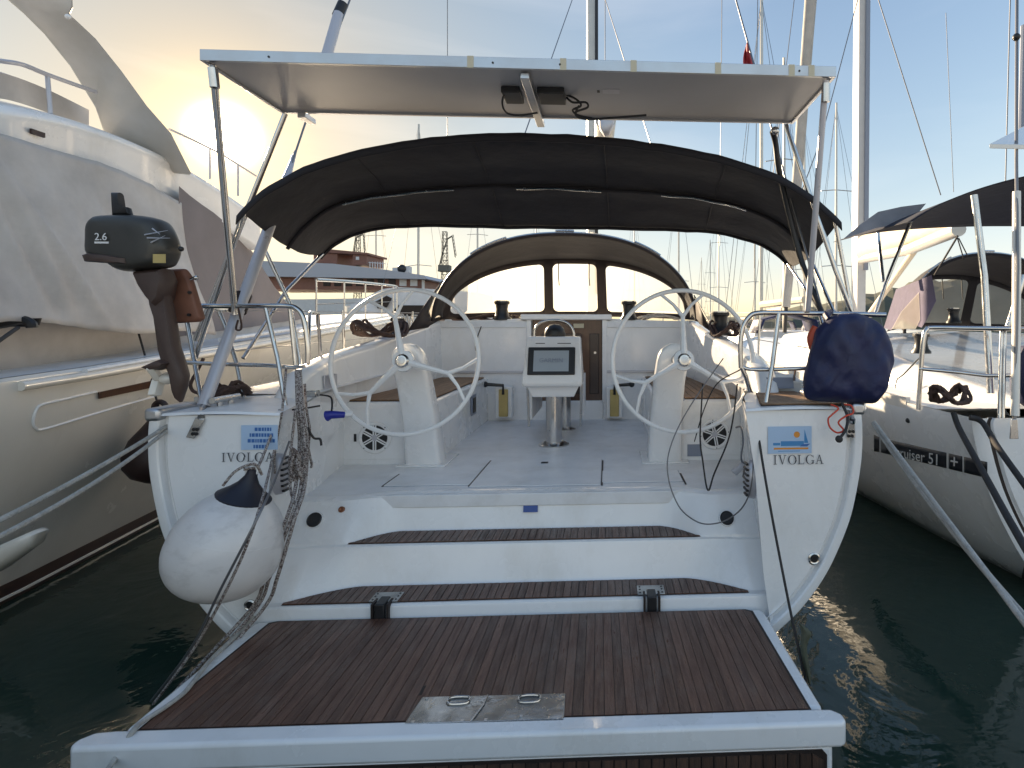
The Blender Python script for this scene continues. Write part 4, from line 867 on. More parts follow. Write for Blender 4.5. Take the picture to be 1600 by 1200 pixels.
MB().obox(D(159, 379, fz-0.003), (0.036, 0, 0), (0, 0.002, 0), (0, 0, 0.005)).build('power_bar', WHITEP, OB)
for x0, x1, y0, y1 in ((226, 262, 367, 360), (230, 266, 372, 372), (236, 258, 379, 368), (238, 250, 357, 366)):
    MB().tube([D(x0, y0, fz-0.004), D(x1, y1, fz-0.001)], [0.004, 0.001], 5).build('decal_flash', PAINTG, OB)
MB().obox(D(249, 404, fz+0.006), (0.032, 0, 0), (0, 0.002, 0), (0, 0, 0.024)).build('warning_label', MESHY, OB)
# bracket pad it is clamped to: part of the yacht
bk = MB().inflate([(262, 421), (290, 420), (298, 432), (308, 465), (318, 498), (312, 503), (280, 505), (266, 500), (262, 470)], 3.26, 0.03, 0.12).build('outboard_bracket', WOODB, Y1, bevel=0.006)
for px, py in ((297, 457), (271, 492), (296, 492)): MB().disc(D(px, py, 3.225), (0, -1, 0), 0.009, 0.01, 8).build('bolt', BLACK, bk)
MB().tube([D(298, 437, 3.2), D(306, 433, 3.2)], 0.008, 8).build('clamp_screw', STEEL, bk); MB().ball(D(306, 434, 3.2), 0.014).build('clamp_knob', STEEL, bk)

# white teardrop fender hanging off the port quarter
top, bot = D(384, 768, 3.02), D(330, 925, 3.0)
ax = (bot-top).normalized(); Lf = (bot-top).length
FD = thing('fender', 'big white teardrop fender with navy cap hanging at the port quarter', 'fender', bot)
prof = [(0.0, 0.0), (0.09, 0.0), (0.15, 0.05), (0.215, 0.12), (0.265, 0.22), (0.285, 0.33), (0.275, 0.42), (0.235, 0.50), (0.17, 0.555), (0.08, 0.585), (0.0, 0.59)]
sp_ = [(max(v.x, 0), v.y) for v in spline([Vector((r_*0.95, h_*0.96, 0)) for r_, h_ in prof], 3)]
MB().lathe(top, ax, sp_, 36).build('body', FEND, FD, smooth=80)
MB().lathe(top-ax*0.125, ax, [(0.0, 0.0), (0.022, 0.0), (0.030, 0.04), (0.052, 0.08), (0.085, 0.115), (0.132, 0.152), (0.13, 0.16)], 30).build('cap', NAVY, FD, smooth=60)
MB().lathe(top, ax, [(0.247, 0.205), (0.2515, 0.209), (0.2525, 0.215)], 40).build('seam', FEND, FD)
MB().tube([top-ax*0.10+Vector((0.03*math.cos(a), 0, 0.03*math.sin(a)+0.02)) for a in [2*math.pi*k/12 for k in range(12)]], 0.008, 6, 0, True).build('eye', WHITEP, FD)
eye = top-ax*0.13
def rope(name, label, pts, r, m, sm=6, cat='rope', group=None):
    return tag(MB().tube([Vector(p) for p in pts], r, 8, sm).build(name, m, None, smooth=70), label, cat, group)
# flecked cordage
FLECK = bpy.data.materials.new('flecked_rope'); FLECK.use_nodes = True; t = FLECK.node_tree; b = t.nodes['Principled BSDF']; b.inputs['Roughness'].default_value = 0.85
c = N('ShaderNodeTexCoord', t); wv = N('ShaderNodeTexWave', t); wv.bands_direction = 'DIAGONAL'; wv.inputs['Scale'].default_value = 15; wv.inputs['Distortion'].default_value = 9; wv.inputs['Detail Scale'].default_value = 6; wv.inputs['Detail'].default_value = 1; t.links.new(c.outputs['Object'], wv.inputs['Vector'])
cr = N('ShaderNodeValToRGB', t); cr.color_ramp.elements[0].position = 0.2; cr.color_ramp.elements[0].color = (0.09, 0.06, 0.055, 1); cr.color_ramp.elements[1].position = 0.62; cr.color_ramp.elements[1].color = (0.38, 0.35, 0.33, 1)
t.links.new(wv.outputs['Fac'], cr.inputs[0]); t.links.new(cr.outputs[0], b.inputs['Base Color'])
rope('fender_line', 'flecked line from the port quarter rail down to the white fender', [D(437, 640, 3.35), D(420, 690, 3.22), D(402, 732, 3.06), eye, eye+Vector((-0.04, -0.02, 0.0))], 0.0075, FLECK)
rope('fender_line', 'short loop of flecked cord tied round the navy fender cap', [eye+Vector((-0.12, -0.06, -0.075)), eye+Vector((-0.06, -0.05, 0.0)), eye+Vector((0.02, -0.03, 0.03)), eye+Vector((0.03, 0.02, -0.04))], 0.007, FLECK)
gp = 'flecked lines hanging over the port quarter'
rope('hanging_line', 'flecked line hanging closest to the name on the left quarter', [D(447, 575, 3.5), D(441, 640, 3.32), D(426, 715, 3.22), D(400, 812, 2.68), D(362, 905, 2.66), D(305, 1010, 2.8), D(240, 1100, 2.85)], 0.007, FLECK, group=gp)
rope('hanging_line', 'thin grey line crossing the white fender diagonally', [D(452, 690, 3.2), D(432, 745, 2.9), D(402, 810, 2.64), D(345, 920, 2.64), D(300, 1010, 2.8), D(236, 1096, 2.86)], 0.006, WIRE, group=gp)
for k, (x0, x1, x2, x3, lab) in enumerate(((468, 462, 447, 405, 'leftmost flecked line of the bundle over the port quarter'), (474, 470, 454, 412, 'middle flecked line of the bundle over the port quarter'), (480, 476, 460, 424, 'rightmost flecked line of the bundle over the port quarter'))):
    rope('hanging_line', lab, [D(463+3*k, 578, 3.58), D(465+4*k, 640, 3.45), D(x0, 690, 3.42), D(x1, 760, 3.25), D(x2, 812, 3.1), D(x3+10, 900, 3.12), D(x3-8, 945, 3.15), D(330+11*k, 1020, 3.06), D(262+9*k, 1094, 2.87)], 0.0095, FLECK, group=gp)
rope('hanging_line', 'frayed flecked cord knotted beside the bundle at the port helm', [D(476, 600, 3.55), D(479, 640, 3.5), D(484, 672, 3.5), D(482, 700, 3.5), D(487, 725, 3.5), D(486, 730, 3.48)], 0.008, FLECK, group=gp)
rope('hanging_line', 'slack flecked loop hanging in front of the port shell vent', [D(462, 640, 3.42), D(456, 690, 3.36), D(452, 735, 3.3), D(456, 775, 3.24), D(466, 790, 3.22), D(474, 765, 3.26), D(477, 715, 3.34), D(474, 660, 3.44)], 0.0075, FLECK, group=gp)
rope('hanging_line', 'short flecked tail hanging inboard of the port name lettering', [D(440, 640, 3.38), D(434, 680, 3.3), D(429, 712, 3.27), D(430, 740, 3.26)], 0.006, FLECK, group=gp)
rope('line_knot', 'dark knotted cord end sticking out beside the port helm', [D(480, 668, 3.48), D(490, 684, 3.48), D(500, 686, 3.48), D(502, 696, 3.48)], 0.007, ROPED)
tag(coil('line_bundle', D(466, 752, 3.28), 0.02, 0.03, 7, 0.008, FLECK, None, h=0.22, seed=11), 'bunched flecked line over the left shell vent', 'rope')
rope('lashing', 'dark cord looped along the top of the port quarter', [D(405, 642, 3.40), D(392, 648, 3.36), D(396, 640, 3.42), D(425, 638, 3.45), D(460, 640, 3.5), D(500, 634, 3.6)], 0.006, ROPED)
# mooring lines
rope('mooring_line', 'upper pale mooring line running left from the port quarter', sag(D(282, 652, 3.4), D(-60, 843, 1.9), 0.02), 0.011, ROPEW, 0, group='stern mooring lines')
rope('mooring_line', 'lower pale mooring line running left from the port quarter', sag(D(280, 656, 3.4), D(-60, 868, 1.75), 0.045), 0.010, ROPEW, 0, group='stern mooring lines')
rope('mooring_line', 'outer pale mooring line running down right from the starboard quarter', sag(D(1364, 662, 3.42), D(1660, 1030, 1.75), 0.04), 0.0125, ROPEW, 0, group='stern mooring lines')
rope('mooring_line', 'inner pale mooring line running down right from the starboard quarter', sag(D(1366, 660, 3.42), D(1660, 1052, 1.7), 0.0), 0.0115, ROPEW, 0, group='stern mooring lines')
zt = 0.252
rope('platform_line', 'white line lying along the left edge of the bathing platform', [D(396, 962, 3.2), PZ(372, 990, zt), PZ(330, 1030, zt), PZ(300, 1068, zt), PZ(285, 1085, zt), PZ(255, 1107, zt), PZ(222, 1128, zt), PZ(208, 1142, 0.262), D(190, 1170, 2.32), D(160, 1215, 2.2)], 0.0105, ROPEW)
rope('mooring_line', 'thin dark line dropping from the starboard quarter into the water', [D(1183, 655, 3.5), D(1188, 700, 3.4), D(1205, 800, 3.25), D(1232, 940, 3.12), D(1247, 1010, 3.05), D(1262, 1078, 3.02)], 0.0075, ROPED)
wd = MB(); rnd = random.Random(4)
wd.loft([[D(1248+dx+off, y_, 3.03+dd) for off, dd in ((-w_, 0.0), (0, -0.03), (w_, 0.0), (0, 0.03))] for y_, w_, dx in ((972, 2, 0), (984, 10, 10), (992, 14, 14), (1005, 6, 6), (1030, 8, 10), (1055, 6, 15), (1073, 2, 18))], True, True)
tag(wd.build('seaweed', WEED, None, sub=1), 'pale weed caught on the thin dark line at the starboard quarter', 'seaweed')
MB_ = rope('hoist_line', 'thin grey loop of line hanging by the starboard helm speaker', [D(1098, 600, 4.5), D(1094, 680, 4.2), D(1098, 720, 4.0), D(1106, 766, 3.9), D(1116, 740, 4.0), D(1137, 690, 4.1), D(1146, 650, 4.2), D(1152, 600, 4.3)], 0.006, ROPED)
rope('hoist_line', 'long pale loop of thin line hanging round the starboard helm', [D(1130, 560, 4.2), D(1075, 640, 4.0), D(1047, 700, 3.9), D(1044, 745, 3.85), D(1060, 790, 3.8), D(1085, 813, 3.7), D(1110, 819, 3.65), D(1140, 810, 3.6), D(1165, 785, 3.5), D(1176, 740, 3.48), D(1178, 640, 3.6)], 0.0045, WIRE)
rope('hoist_line', 'thin dark line from the starboard rail to the helm seat', [D(1156, 578, 3.66), D(1120, 600, 4.2), D(1100, 640, 4.4), D(1085, 690, 4.5)], 0.0045, ROPED)
rope('blower_cable', 'small grey hook and cord on the starboard helm well side', [D(1150, 668, 4.3), D(1158, 668, 4.25), D(1161, 690, 4.2), D(1158, 715, 4.15), D(1163, 730, 4.1), D(1161, 745, 4.1)], 0.007, WIRE)
tag(MB().inflate([(1142, 736), (1158, 722), (1163, 726), (1161, 733), (1150, 743)], 4.1, 0.03, 0.3).build('hand_shower', PAINTG, None, bevel=0.004), 'grey hand shower hanging on the starboard helm well side', 'shower')
# shore power plug
SPg = thing('power_plug', 'blue shore power plug hanging on the port helm well side', 'plug', D(528, 650, 3.95))
MB().tube([D(511, 650, 3.9), D(518, 648, 3.9), D(538, 648, 3.95)], [0.038, 0.028, 0.022], 12).build('plug_body', BLUE, SPg)
MB().tube([D(538, 648, 3.95), D(551, 647, 3.97)], 0.019, 12).build('plug_sleeve', WHITEP, SPg)
MB().tube([D(518, 644, 3.9), D(519, 630, 3.88), D(516, 620, 3.86), D(500, 617, 3.84)], 0.006, 6, 4).build('plug_cord', BLACK, SPg)
sb_ = MB().obox(D(489, 615, 3.83), (0.034, 0, 0), (0, 0.03, 0), (0, 0, 0.022)).build('stern_light', STEELP, Y1, bevel=0.006)
# life buoy in its navy cover
LB = thing('life_buoy', 'horseshoe life buoy in a navy fabric cover on the starboard rail', 'life buoy', D(1320, 628, 3.45))
ol = spline([Vector((x, y, 0)) for x, y in ((1278, 512), (1300, 494), (1325, 489), (1352, 492), (1375, 505), (1388, 525), (1394, 550), (1393, 575), (1384, 600), (1370, 624), (1352, 630), (1310, 629), (1268, 626), (1257, 615), (1256, 592), (1262, 560), (1270, 532))], 4, True)
mbc = MB(); mbc.inflate([(v.x, v.y) for v in ol], 3.46, 0.11, 0.42, 40)
for i, v in enumerate(mbc.v):
    q = v*5.0; fold = noise.noise(Vector((q.x*1.6, q.y*0.4, q.z*0.35)))*0.05+noise.noise(Vector((q.x*2.6+q.z*1.5, q.y, q.z*0.9)))*0.026+noise.noise(Vector((q.x*6-q.z*3, q.y, q.z*2)))*0.012
    v.y += fold
mbc.build('fabric_cover', CANVASB, LB, smooth=60)
MB().tube([D(1272, 545, 3.5), D(1268, 528, 3.5), D(1276, 512, 3.5)], 0.03, 8, 4).build('buoy_edge', mat('buoy_orange', (0.45, 0.07, 0.03), 0.6), LB)
MB().tube([D(1296, 500, 3.44), D(1291, 492, 3.5), D(1297, 488, 3.6)], 0.022, 8, 3).build('strap', CANVASB, LB)
rope('buoy_line', 'tangled red line under the navy life buoy cover', [D(1298, 632, 3.4), D(1310, 638, 3.38), D(1300, 648, 3.36), D(1294, 655, 3.35), D(1297, 668, 3.33), D(1308, 676, 3.33), D(1318, 672, 3.33), D(1310, 660, 3.33), D(1322, 650, 3.34), D(1333, 645, 3.36), D(1330, 634, 3.38), D(1318, 632, 3.4)], 0.0055, ROPER)
rope('buoy_line', 'black cord with a ball end under the navy life buoy cover', [D(1315, 630, 3.4), D(1324, 650, 3.35), D(1322, 670, 3.32), D(1312, 685, 3.3)], 0.009, ROPED)
tag(MB().ball(D(1311, 686, 3.3), 0.022).build('line_stopper', ROPED, None), 'black ball stopper at the end of the cord under the life buoy', 'stopper')
# coiled ropes on the port side
tag(coil('coiled_rope', D(352, 622, 3.75), 0.10, 0.12, 6, 0.012, ROPEB, None, h=0.10, seed=21), 'pale brown rope coiled on the port quarter beside the backstay', 'rope')
tag(coil('coiled_rope', Vector((-1.72, 2.35, 1.84)), 0.2, 0.20, 9, 0.013, ROPEB, None, h=0.16, seed=31), 'heap of brown rope on the port coaming behind the left wheel', 'rope')
rope('hanging_coil', 'brown rope loop hanging from the port rail behind the backstay', [D(318, 560, 3.9), D(308, 580, 3.9), D(298, 600, 3.9), D(303, 612, 3.9), D(318, 612, 3.9), D(335, 600, 3.9), D(345, 612, 3.85)], 0.011, ROPEB)
rope('lashing', 'short cord tied on the port rail beside the outboard bracket', [D(372, 480, 3.6), D(377, 505, 3.6), D(376, 515, 3.6), D(369, 514, 3.6), D(372, 500, 3.6)], 0.006, ROPEB)
tag(coil('coiled_rope', Vector((1.74, 2.45, 1.84)), 0.13, 0.13, 7, 0.012, ROPEB, None, h=0.16, seed=41), 'brown rope wound round the starboard coaming winch', 'rope')

# ================================================================== motor yacht on the left
MY = thing('motor_yacht', 'big cream motor yacht on the left, deck wrapped in grey covers', 'motor yacht', (-5.4, 2, 0))
CXm = -5.4
my_y = [-3.0, -1.0, 1.0, 3.0, 5.0, 7.0, 9.0, 10.6, 12.0, 12.6]
my_deck = [2.10, 2.12, 2.12, 2.08, 1.98, 1.78, 1.40, 0.92, 0.35, 0.02]
my_wl = [1.90, 1.84, 1.66, 1.36, 1.08, 0.80, 0.52, 0.30, 0.10, 0.01]
my_kn = [2.04, 2.0, 1.88, 1.68, 1.45, 1.16, 0.8, 0.46, 0.14, 0.01]
my_z = [1.48, 1.52, 1.63, 1.78, 1.92, 2.02, 2.12, 2.2, 2.26, 2.28]
def myi(a, y): return interp(y, my_y, a)
def mysec(y):
    h, w, k, z = myi(my_deck, y), myi(my_wl, y), myi(my_kn, y), myi(my_z, y)
    right = [(h-0.03, z+0.02), (h, z), (h, z-0.05), (lerp(h, k, 0.35)+0.03, lerp(z, 0.72, 0.4)), (k+0.02, 0.78), (k-0.01, 0.735), (lerp(k, w, 0.6), 0.35), (w, 0.10), (w-0.06, -0.05), (w*0.5, -0.5), (0, -0.7)]
    return [Vector((CXm+a, y, bb)) for a, bb in right]+[Vector((CXm-a, y, bb)) for a, bb in right[-2::-1]]
yy = [-3+0.5*i for i in range(32)]
MB().loft([mysec(y) for y in yy], False, True).build('hull', GELC, MY, smooth=28)
MB().loft([[Vector((CXm+myi(my_deck, y)*k, y, myi(my_z, y)+0.022)) for k in (-0.98, -0.5, 0, 0.5, 0.98)] for y in yy]).build('deck', GELD, MY)
for sgn in (1,):
    MB().loft([[Vector((CXm+myi(my_wl, y)+(myi(my_kn, y)-myi(my_wl, y))*0.4*max(z_-0.10, 0)/0.25+o_, y, z_)) for o_, z_ in ((0.004, -0.04), (0.010, -0.03), (0.012, 0.12), (0.004, 0.135))] for y in yy]).build('boot_stripe', BOOT, MY)
    MB().loft([[Vector((CXm+myi(my_wl, y)+(myi(my_kn, y)-myi(my_wl, y))*0.4*max(z_-0.10, 0)/0.25+o_, y, z_)) for o_, z_ in ((0.014, 0.025), (0.020, 0.028), (0.020, 0.045), (0.014, 0.048))] for y in yy]).build('pin_stripe', GELC, MY)
    MB().tube([Vector((CXm+myi(my_deck, y)+0.015, y, myi(my_z, y)-0.04)) for y in yy if y > 0.2], 0.032, 10).build('rub_rail', GELC, MY)
    MB().tube([Vector((CXm+myi(my_deck, y)-0.03, y, myi(my_z, y)+0.07)) for y in yy if y > 2.0], 0.02, 8).build('bulwark_cap', GEL, MY)
# styling recess and brown window slit on the topside
def onhull(y, z):
    h, k, zt_ = myi(my_deck, y), myi(my_kn, y), myi(my_z, y)
    tt = (zt_-0.05-z)/max(zt_-0.05-0.78, 0.1)
    return CXm+lerp(h, k+0.02, min(max(tt, 0), 1))+0.03*math.sin(math.pi*min(max(tt, 0), 1))
def hullpt(px, py):
    lo, hi = 2.2, 16.0
    for _ in range(40):
        m = (lo+hi)/2; q = D(px, py, m)
        if q.x > onhull(q.y, q.z): lo = m
        else: hi = m
    return D(px, py, lo)
def hull_line(name, pts, r, m, closed=False, sm=6):
    q = spline([Vector((x, y, 0)) for x, y in pts], sm, closed)
    return MB().tube([hullpt(v.x, v.y)+Vector((0.004, 0, 0)) for v in q], r, 8, 0, closed).build(name, m, MY)
hull_line('styling_line', [(240, 620), (150, 646), (70, 670), (55, 669), (51, 658), (56, 640), (66, 632), (100, 624), (150, 612)], 0.009, GEL)
q = [hullpt(*p) for p in ((152, 613), (240, 594), (243, 604), (153, 623))]; MB().prism([v+Vector((0.003, 0, 0)) for v in q], (0.012, -0.004, 0)).build('hull_window', WOODD, MY)
MB().tube([hullpt(x, y)+Vector((0.02, 0, 0)) for x, y in ((128, 580), (180, 571), (245, 560))], 0.022, 8).build('strake_cap', GEL, MY)
# swim step fairing at the near end
MB().inflate([(-60, 868), (0, 852), (60, 826), (67, 830), (58, 850), (0, 893), (-60, 920)], 3.6, 0.1, 0.4).build('stern_fairing', GELC, MY, smooth=60)
# covered superstructure
def cov(y):
    zt_ = interp(y, [-3, 0.5, 1.6, 2.4, 3.3, 4.2, 5.2, 6.4], [3.38, 3.42, 3.48, 3.42, 3.18, 2.82, 2.42, 2.05])
    hw = interp(y, [-3, 2, 4, 5.5, 6.4], [1.70, 1.68, 1.5, 1.2, 0.9]); zb = myi(my_z, y)+interp(y, [-3, 0.6, 1.2, 2.6, 6.4], [0.42, 0.38, 0.28, 0.12, 0.02])
    return zt_, hw, zb
rows = []
for i in range(190):
    y = -3+5.6*i/189; zt_, hw, zb = cov(y); zt_ = interp(y, [-3, 0.5, 1.6, 2.2, 2.6], [3.22, 3.27, 3.33, 3.28, 3.20]); row = []
    for k in range(31):
        s_ = k/30
        z = lerp(zb, zt_, s_); out = hw+0.30*(1-s_)**1.4+0.012*math.sin(s_*3)
        crease = sum(a_*math.exp(-((y-(y0_-k_*s_))/0.045)**2) for y0_, k_, a_ in ((0.95, 0.45, 0.05), (1.12, 0.5, 0.045), (1.36, 0.75, 0.05), (1.75, 0.3, 0.03), (0.3, 0.2, 0.035), (-0.6, -0.15, 0.03), (2.1, 0.5, 0.03)))*math.sin(math.pi*min(s_*0.95+0.1, 1))
        out += crease+0.075*noise.noise(Vector((y*1.3+s_*1.2, s_*0.7, 0.3)))+0.035*(1-s_*0.5)*noise.noise(Vector((y*4.5+s_*3.5, s_*1.1, 3.3)))+0.012*noise.noise(Vector((y*9+s_*2, s_*5, 7)))
        row.append(Vector((CXm+out, y, z-0.02*math.sin(y*5)*(1-s_))))
    rows.append(row)
MB().loft(rows).build('side_cover', TARP, MY, smooth=60, solid=0.006)
cab = []
for i in range(40):
    y = -3+9.4*i/39; zt_, hw, zb = cov(y); zb = myi(my_z, y)
    sec = [(hw-0.02, zb), (hw-0.04, lerp(zb, zt_, 0.7)), (hw-0.12, zt_-0.08), (hw-0.3, zt_), (0, zt_+0.06)]
    nz = 0.03*noise.noise(Vector((y*1.7, 2, 0)))
    cab.append([Vector((CXm+a+nz, y, bb+nz)) for a, bb in sec]+[Vector((CXm-a, y, bb)) for a, bb in sec[-2::-1]])
MB().loft(cab, False, True).build('deckhouse_cover', TARP, MY, smooth=50)
dkc = []
for i in range(20):
    y = 2.55+3.6*i/19; zt_, hw, zb = cov(y); zb = myi(my_z, y)+0.1
    dkc.append([Vector((CXm+hw-0.01+0.03*noise.noise(Vector((y*3, k, 1))), y, lerp(zb, zt_-0.02, (k/6)*min(1, 0.35+0.65*(6.15-y)/2.2)))) for k in range(7)])
MB().loft(dkc).build('windscreen_cover', TARPD, MY, smooth=60)
# flybridge coaming, rim and arch
rim_pts = [D(px, py, d) for px, py, d in ((-80, 165, 3.8), (0, 177, 4.0), (60, 186, 4.3), (110, 198, 4.6), (170, 218, 4.95), (220, 238, 5.3), (262, 258, 5.7), (330, 298, 6.3), (400, 346, 7.0))]
fb = []
for p in spline(rim_pts, 5): fb.append([p+Vector((dx, 0, dz)) for dx, dz in ((-0.06, -0.36), (0.03, -0.34), (0.05, -0.30), (0.05, -0.05), (0.07, -0.02), (0.06, 0.03), (0.0, 0.06), (-0.3, 0.14), (-0.9, 0.16))])
MB().loft(fb).build('flybridge_moulding', GEL, MY, smooth=60)
MB().loft([[p+Vector((-0.12, 0, dz)) for dz in (0.1, 0.2, 0.3)]+[p+Vector((-0.3, 0, 0.36)), p+Vector((-0.7, 0, 0.40))] for p in spline([D(px, py, d) for px, py, d in ((-80, 160, 4.0), (0, 172, 4.2), (45, 178, 4.5), (100, 196, 4.85), (160, 222, 5.3))], 5)]).build('flybridge_seat_cover', TARP, MY, smooth=60)
arch = MB()
outer = [(300, 272), (268, 208), (230, 165), (190, 110), (150, 60), (118, 30), (108, 22), (114, 10), (112, -60)]
inner = [(195, 262), (166, 212), (150, 165), (110, 100), (70, 50), (38, 18), (0, -15), (-30, -35), (-60, -60)]
secs = []
for (xo, yo), (xi, yi), d in zip(outer, inner, (5.7, 5.35, 5.15, 4.95, 4.75, 4.6, 4.55, 4.5, 4.4)):
    a, bb = D(xo, yo, d), D(xi, yi, d); off = Vector((-0.05, 0.05, 0)); m1 = a.lerp(bb, 0.22); m2 = a.lerp(bb, 0.42)
    secs.append([a, m1+Vector((0.03, 0, 0)), m2, bb, bb+off, a+off])
arch.loft(secs, True, True).build('radar_arch', GELW, MY, bevel=0.02, smooth=30)
MB().ball(D(106, 26, 4.5), 0.02).build('arch_light', GEL, MY)
MB().tube([D(px, py, d) for px, py, d in ((-60, 84, 4.1), (0, 95, 4.2), (35, 101, 4.35), (75, 117, 4.6), (150, 144, 5.0))], 0.018, 8, 5).build('flybridge_rail', PAINTG, MY)
MB().tube([D(74, 117, 4.6), D(79, 178, 4.6)], 0.016, 8).build('rail_post', PAINTG, MY)
MB().tube([D(265, 202, 5.4), D(300, 218, 5.8), D(345, 240, 6.3), D(400, 275, 7.0)], 0.012, 8).build('flybridge_rail', PAINTG, MY)
for px, py in ((328, 232), (372, 258)): MB().tube([D(px, py, 6.2), D(px, py+48, 6.2)], 0.010, 6).build('rail_post', PAINTG, MY)
MB().obox(D(52, 208, 4.2)+Vector((0.03, 0, 0)), (0.008, 0, 0), (0, 0.05, 0), (0, 0, 0.018)).build('side_light', BOOT, MY)
# bow rail
brl = [Vector((CXm+myi(my_deck, y)-0.06, y, myi(my_z, y)+0.70)) for y in (4.6, 5.6, 6.6, 7.8, 9.0, 10.2, 11.4)]
MB().tube(brl, 0.024, 8, 4).build('bow_rail', STEEL, MY)
for p in brl: MB().tube([p, p-Vector((0, 0, 0.66))], 0.012, 8).build('bow_rail_post', STEEL, MY)
MB().tube([p-Vector((0, 0, 0.34)) for p in brl], 0.007, 6).build('bow_wire', WIRE, MY)
# window at far left under the cover: dark opening with hose
MB().tube([D(px, py, 3.85) for px, py in ((-30, 512), (10, 505), (35, 500), (48, 505), (50, 512))], 0.03, 8, 5).build('cleat_hose', BLACK, MY)
MB().inflate([(-20, 497), (64, 497), (60, 508), (45, 511), (-20, 511)], 3.9, 0.03, 0.3).build('fairlead_opening', BLACK, MY)
rope('mooring_line', 'dark line slanting from the fairlead of the left motor yacht', [D(28, 512, 3.8), D(12, 523, 3.6), D(-40, 560, 3.2)], 0.012, ROPED)
# its brown teardrop fender
BF = thing('fender', 'dark brown teardrop fender hanging between motor yacht and port quarter', 'fender', D(245, 748, 4.7))
ftop = D(250, 640, 4.7)
MB().lathe(ftop, (0, 0, -1), [(0.0, 0.0), (0.05, 0.0), (0.06, 0.06), (0.12, 0.14), (0.20, 0.24), (0.245, 0.36), (0.24, 0.46), (0.19, 0.54), (0.10, 0.59), (0.0, 0.60)], 30).build('body', FENDB, BF, smooth=80)
MB().tube([ftop+Vector((0.045*math.cos(a), 0, 0.045*math.sin(a)+0.02)) for a in [2*math.pi*k/14 for k in range(14)]], 0.022, 8, 0, True).build('eye', FENDB, BF)
rope('fender_line', 'thin dark line holding the brown fender of the motor yacht', [D(211, 502, 4.85), D(225, 550, 4.8), D(238, 600, 4.75), D(249, 640, 4.7)], 0.008, ROPED)

# ================================================================== yacht on the right
Y2 = thing('sailing_yacht', 'white sailing yacht on the right with a dark stripe along its hull', 'sailing yacht', (5.35, 4, 0))
CXr = 5.40
r_y = [0.50, 1.5, 3.5, 6.0, 8.5, 11.0, 13.0, 14.2]
r_d = [2.28, 2.34, 2.42, 2.38, 2.10, 1.42, 0.66, 0.02]
r_w = [1.62, 1.78, 2.0, 1.98, 1.62, 0.95, 0.36, 0.01]
r_z = [1.30, 1.30, 1.32, 1.36, 1.44, 1.52, 1.58, 1.62]
def ri(a, y): return interp(y, r_y, a)
def rsec(y):
    h, w, z = ri(r_d, y), ri(r_w, y), ri(r_z, y)
    half = [(h, z), (h+0.01, z-0.1), (lerp(h, w, 0.16), lerp(z, 0, 0.4)), (lerp(h, w, 0.45), lerp(z, 0, 0.7)), (lerp(h, w, 0.72), 0.14), (w, 0.0), (w*0.7, -0.2), (0, -0.35)]
    return [Vector((CXr-a, y, bb)) for a, bb in half]+[Vector((CXr+a, y, bb)) for a, bb in half[-2::-1]]
ry = [0.5+0.4*i for i in range(35)]
MB().loft([rsec(y) for y in ry]).build('hull', GEL, Y2, smooth=50)
MB().loft([[Vector((lerp(CXr-ri(r_d, y), CXr+ri(r_d, y), k/6), y, ri(r_z, y)+0.004)) for k in range(7)] for y in ry if y > 0.6]).build('deck', GELD, Y2)
MB().loft([[Vector((CXr-ri(r_d, y)+dx, y, ri(r_z, y)+dz)) for dx, dz in ((-0.006, -0.05), (-0.006, 0.045), (0.035, 0.045), (0.035, -0.0))] for y in ry if y > 1.0], True, True).build('toe_rail', GELC, Y2)
sect = rsec(0.5); nhalf = len(sect)//2
lipo = [sect[i] for i in range(6)]
lipo = spline(lipo, 5)
secs = []
for ins, y in ((0.0, 0.52), (0.0, 0.48), (0.03, 0.465), (0.10, 0.468), (0.115, 0.50), (0.15, 0.50), (0.16, 0.475), (0.7, 0.47), (2.2, 0.47)):
    secs.append([Vector((p.x+ins*0.95, y, p.z-(0.0 if ins < 0.2 else 0)+(ins*0.25 if ins < 0.2 and p.z < 1.2 else 0))) for p in lipo])
MB().loft(secs).build('transom', GEL, Y2, smooth=35)
MB().loft([[Vector((p.x+0.118+0.03*k, 0.496-0.001*k, p.z)) for k in range(2)] for p in lipo]).build('transom_groove', CAULK, Y2)
def rhull(y, z):
    s_ = rsec(y)[:6]
    for i in range(5):
        if s_[i].z >= z >= s_[i+1].z: return lerp(s_[i].x, s_[i+1].x, (s_[i].z-z)/max(s_[i].z-s_[i+1].z, 1e-6))
    return s_[0].x
def rpt(px, py):
    lo, hi = 2.5, 30.0
    for _ in range(45):
        m = (lo+hi)/2; q = D(px, py, m)
        if q.x < rhull(max(min(q.y, 14), 0.5), min(max(q.z, 0.02), 1.3)): lo = m
        else: hi = m
    return D(px, py, lo)
def stripe(name, x0, x1, m, up=0, extra=0.0):
    ya = lambda x: interp(x, [1366, 1376, 1548], [679, 684, 723]); yb = lambda x: interp(x, [1366, 1374, 1548], [705, 706, 748])
    n_ = 10; rows = []
    for i in range(n_+1):
        x = lerp(x0, x1, i/n_); rows.append([rpt(x, lerp(ya(x), yb(x), k/3))+Vector((-0.004-extra, -0.002, 0)) for k in range(4)])
    return MB().loft(rows).build(name, m, Y2, solid=0.003)
hs = stripe('hull_stripe', 1366, 1374, STRIPE)
hs = stripe('hull_stripe', 1377, 1479, STRIPE); stripe('hull_stripe', 1483, 1504, STRIPE); stripe('hull_stripe', 1507, 1543, STRIPE)
a, bb = rpt(1404, 706), rpt(1468, 719); rt = (bb-a).normalized(); upv = (rpt(1436, 700)-rpt(1436, 725)).normalized(); nrm = rt.cross(upv)
text_mesh('hull_lettering', 'cruiser 51', 0.155, (a+bb)/2, rt, upv, WHITEP, hs, lift=0.016)
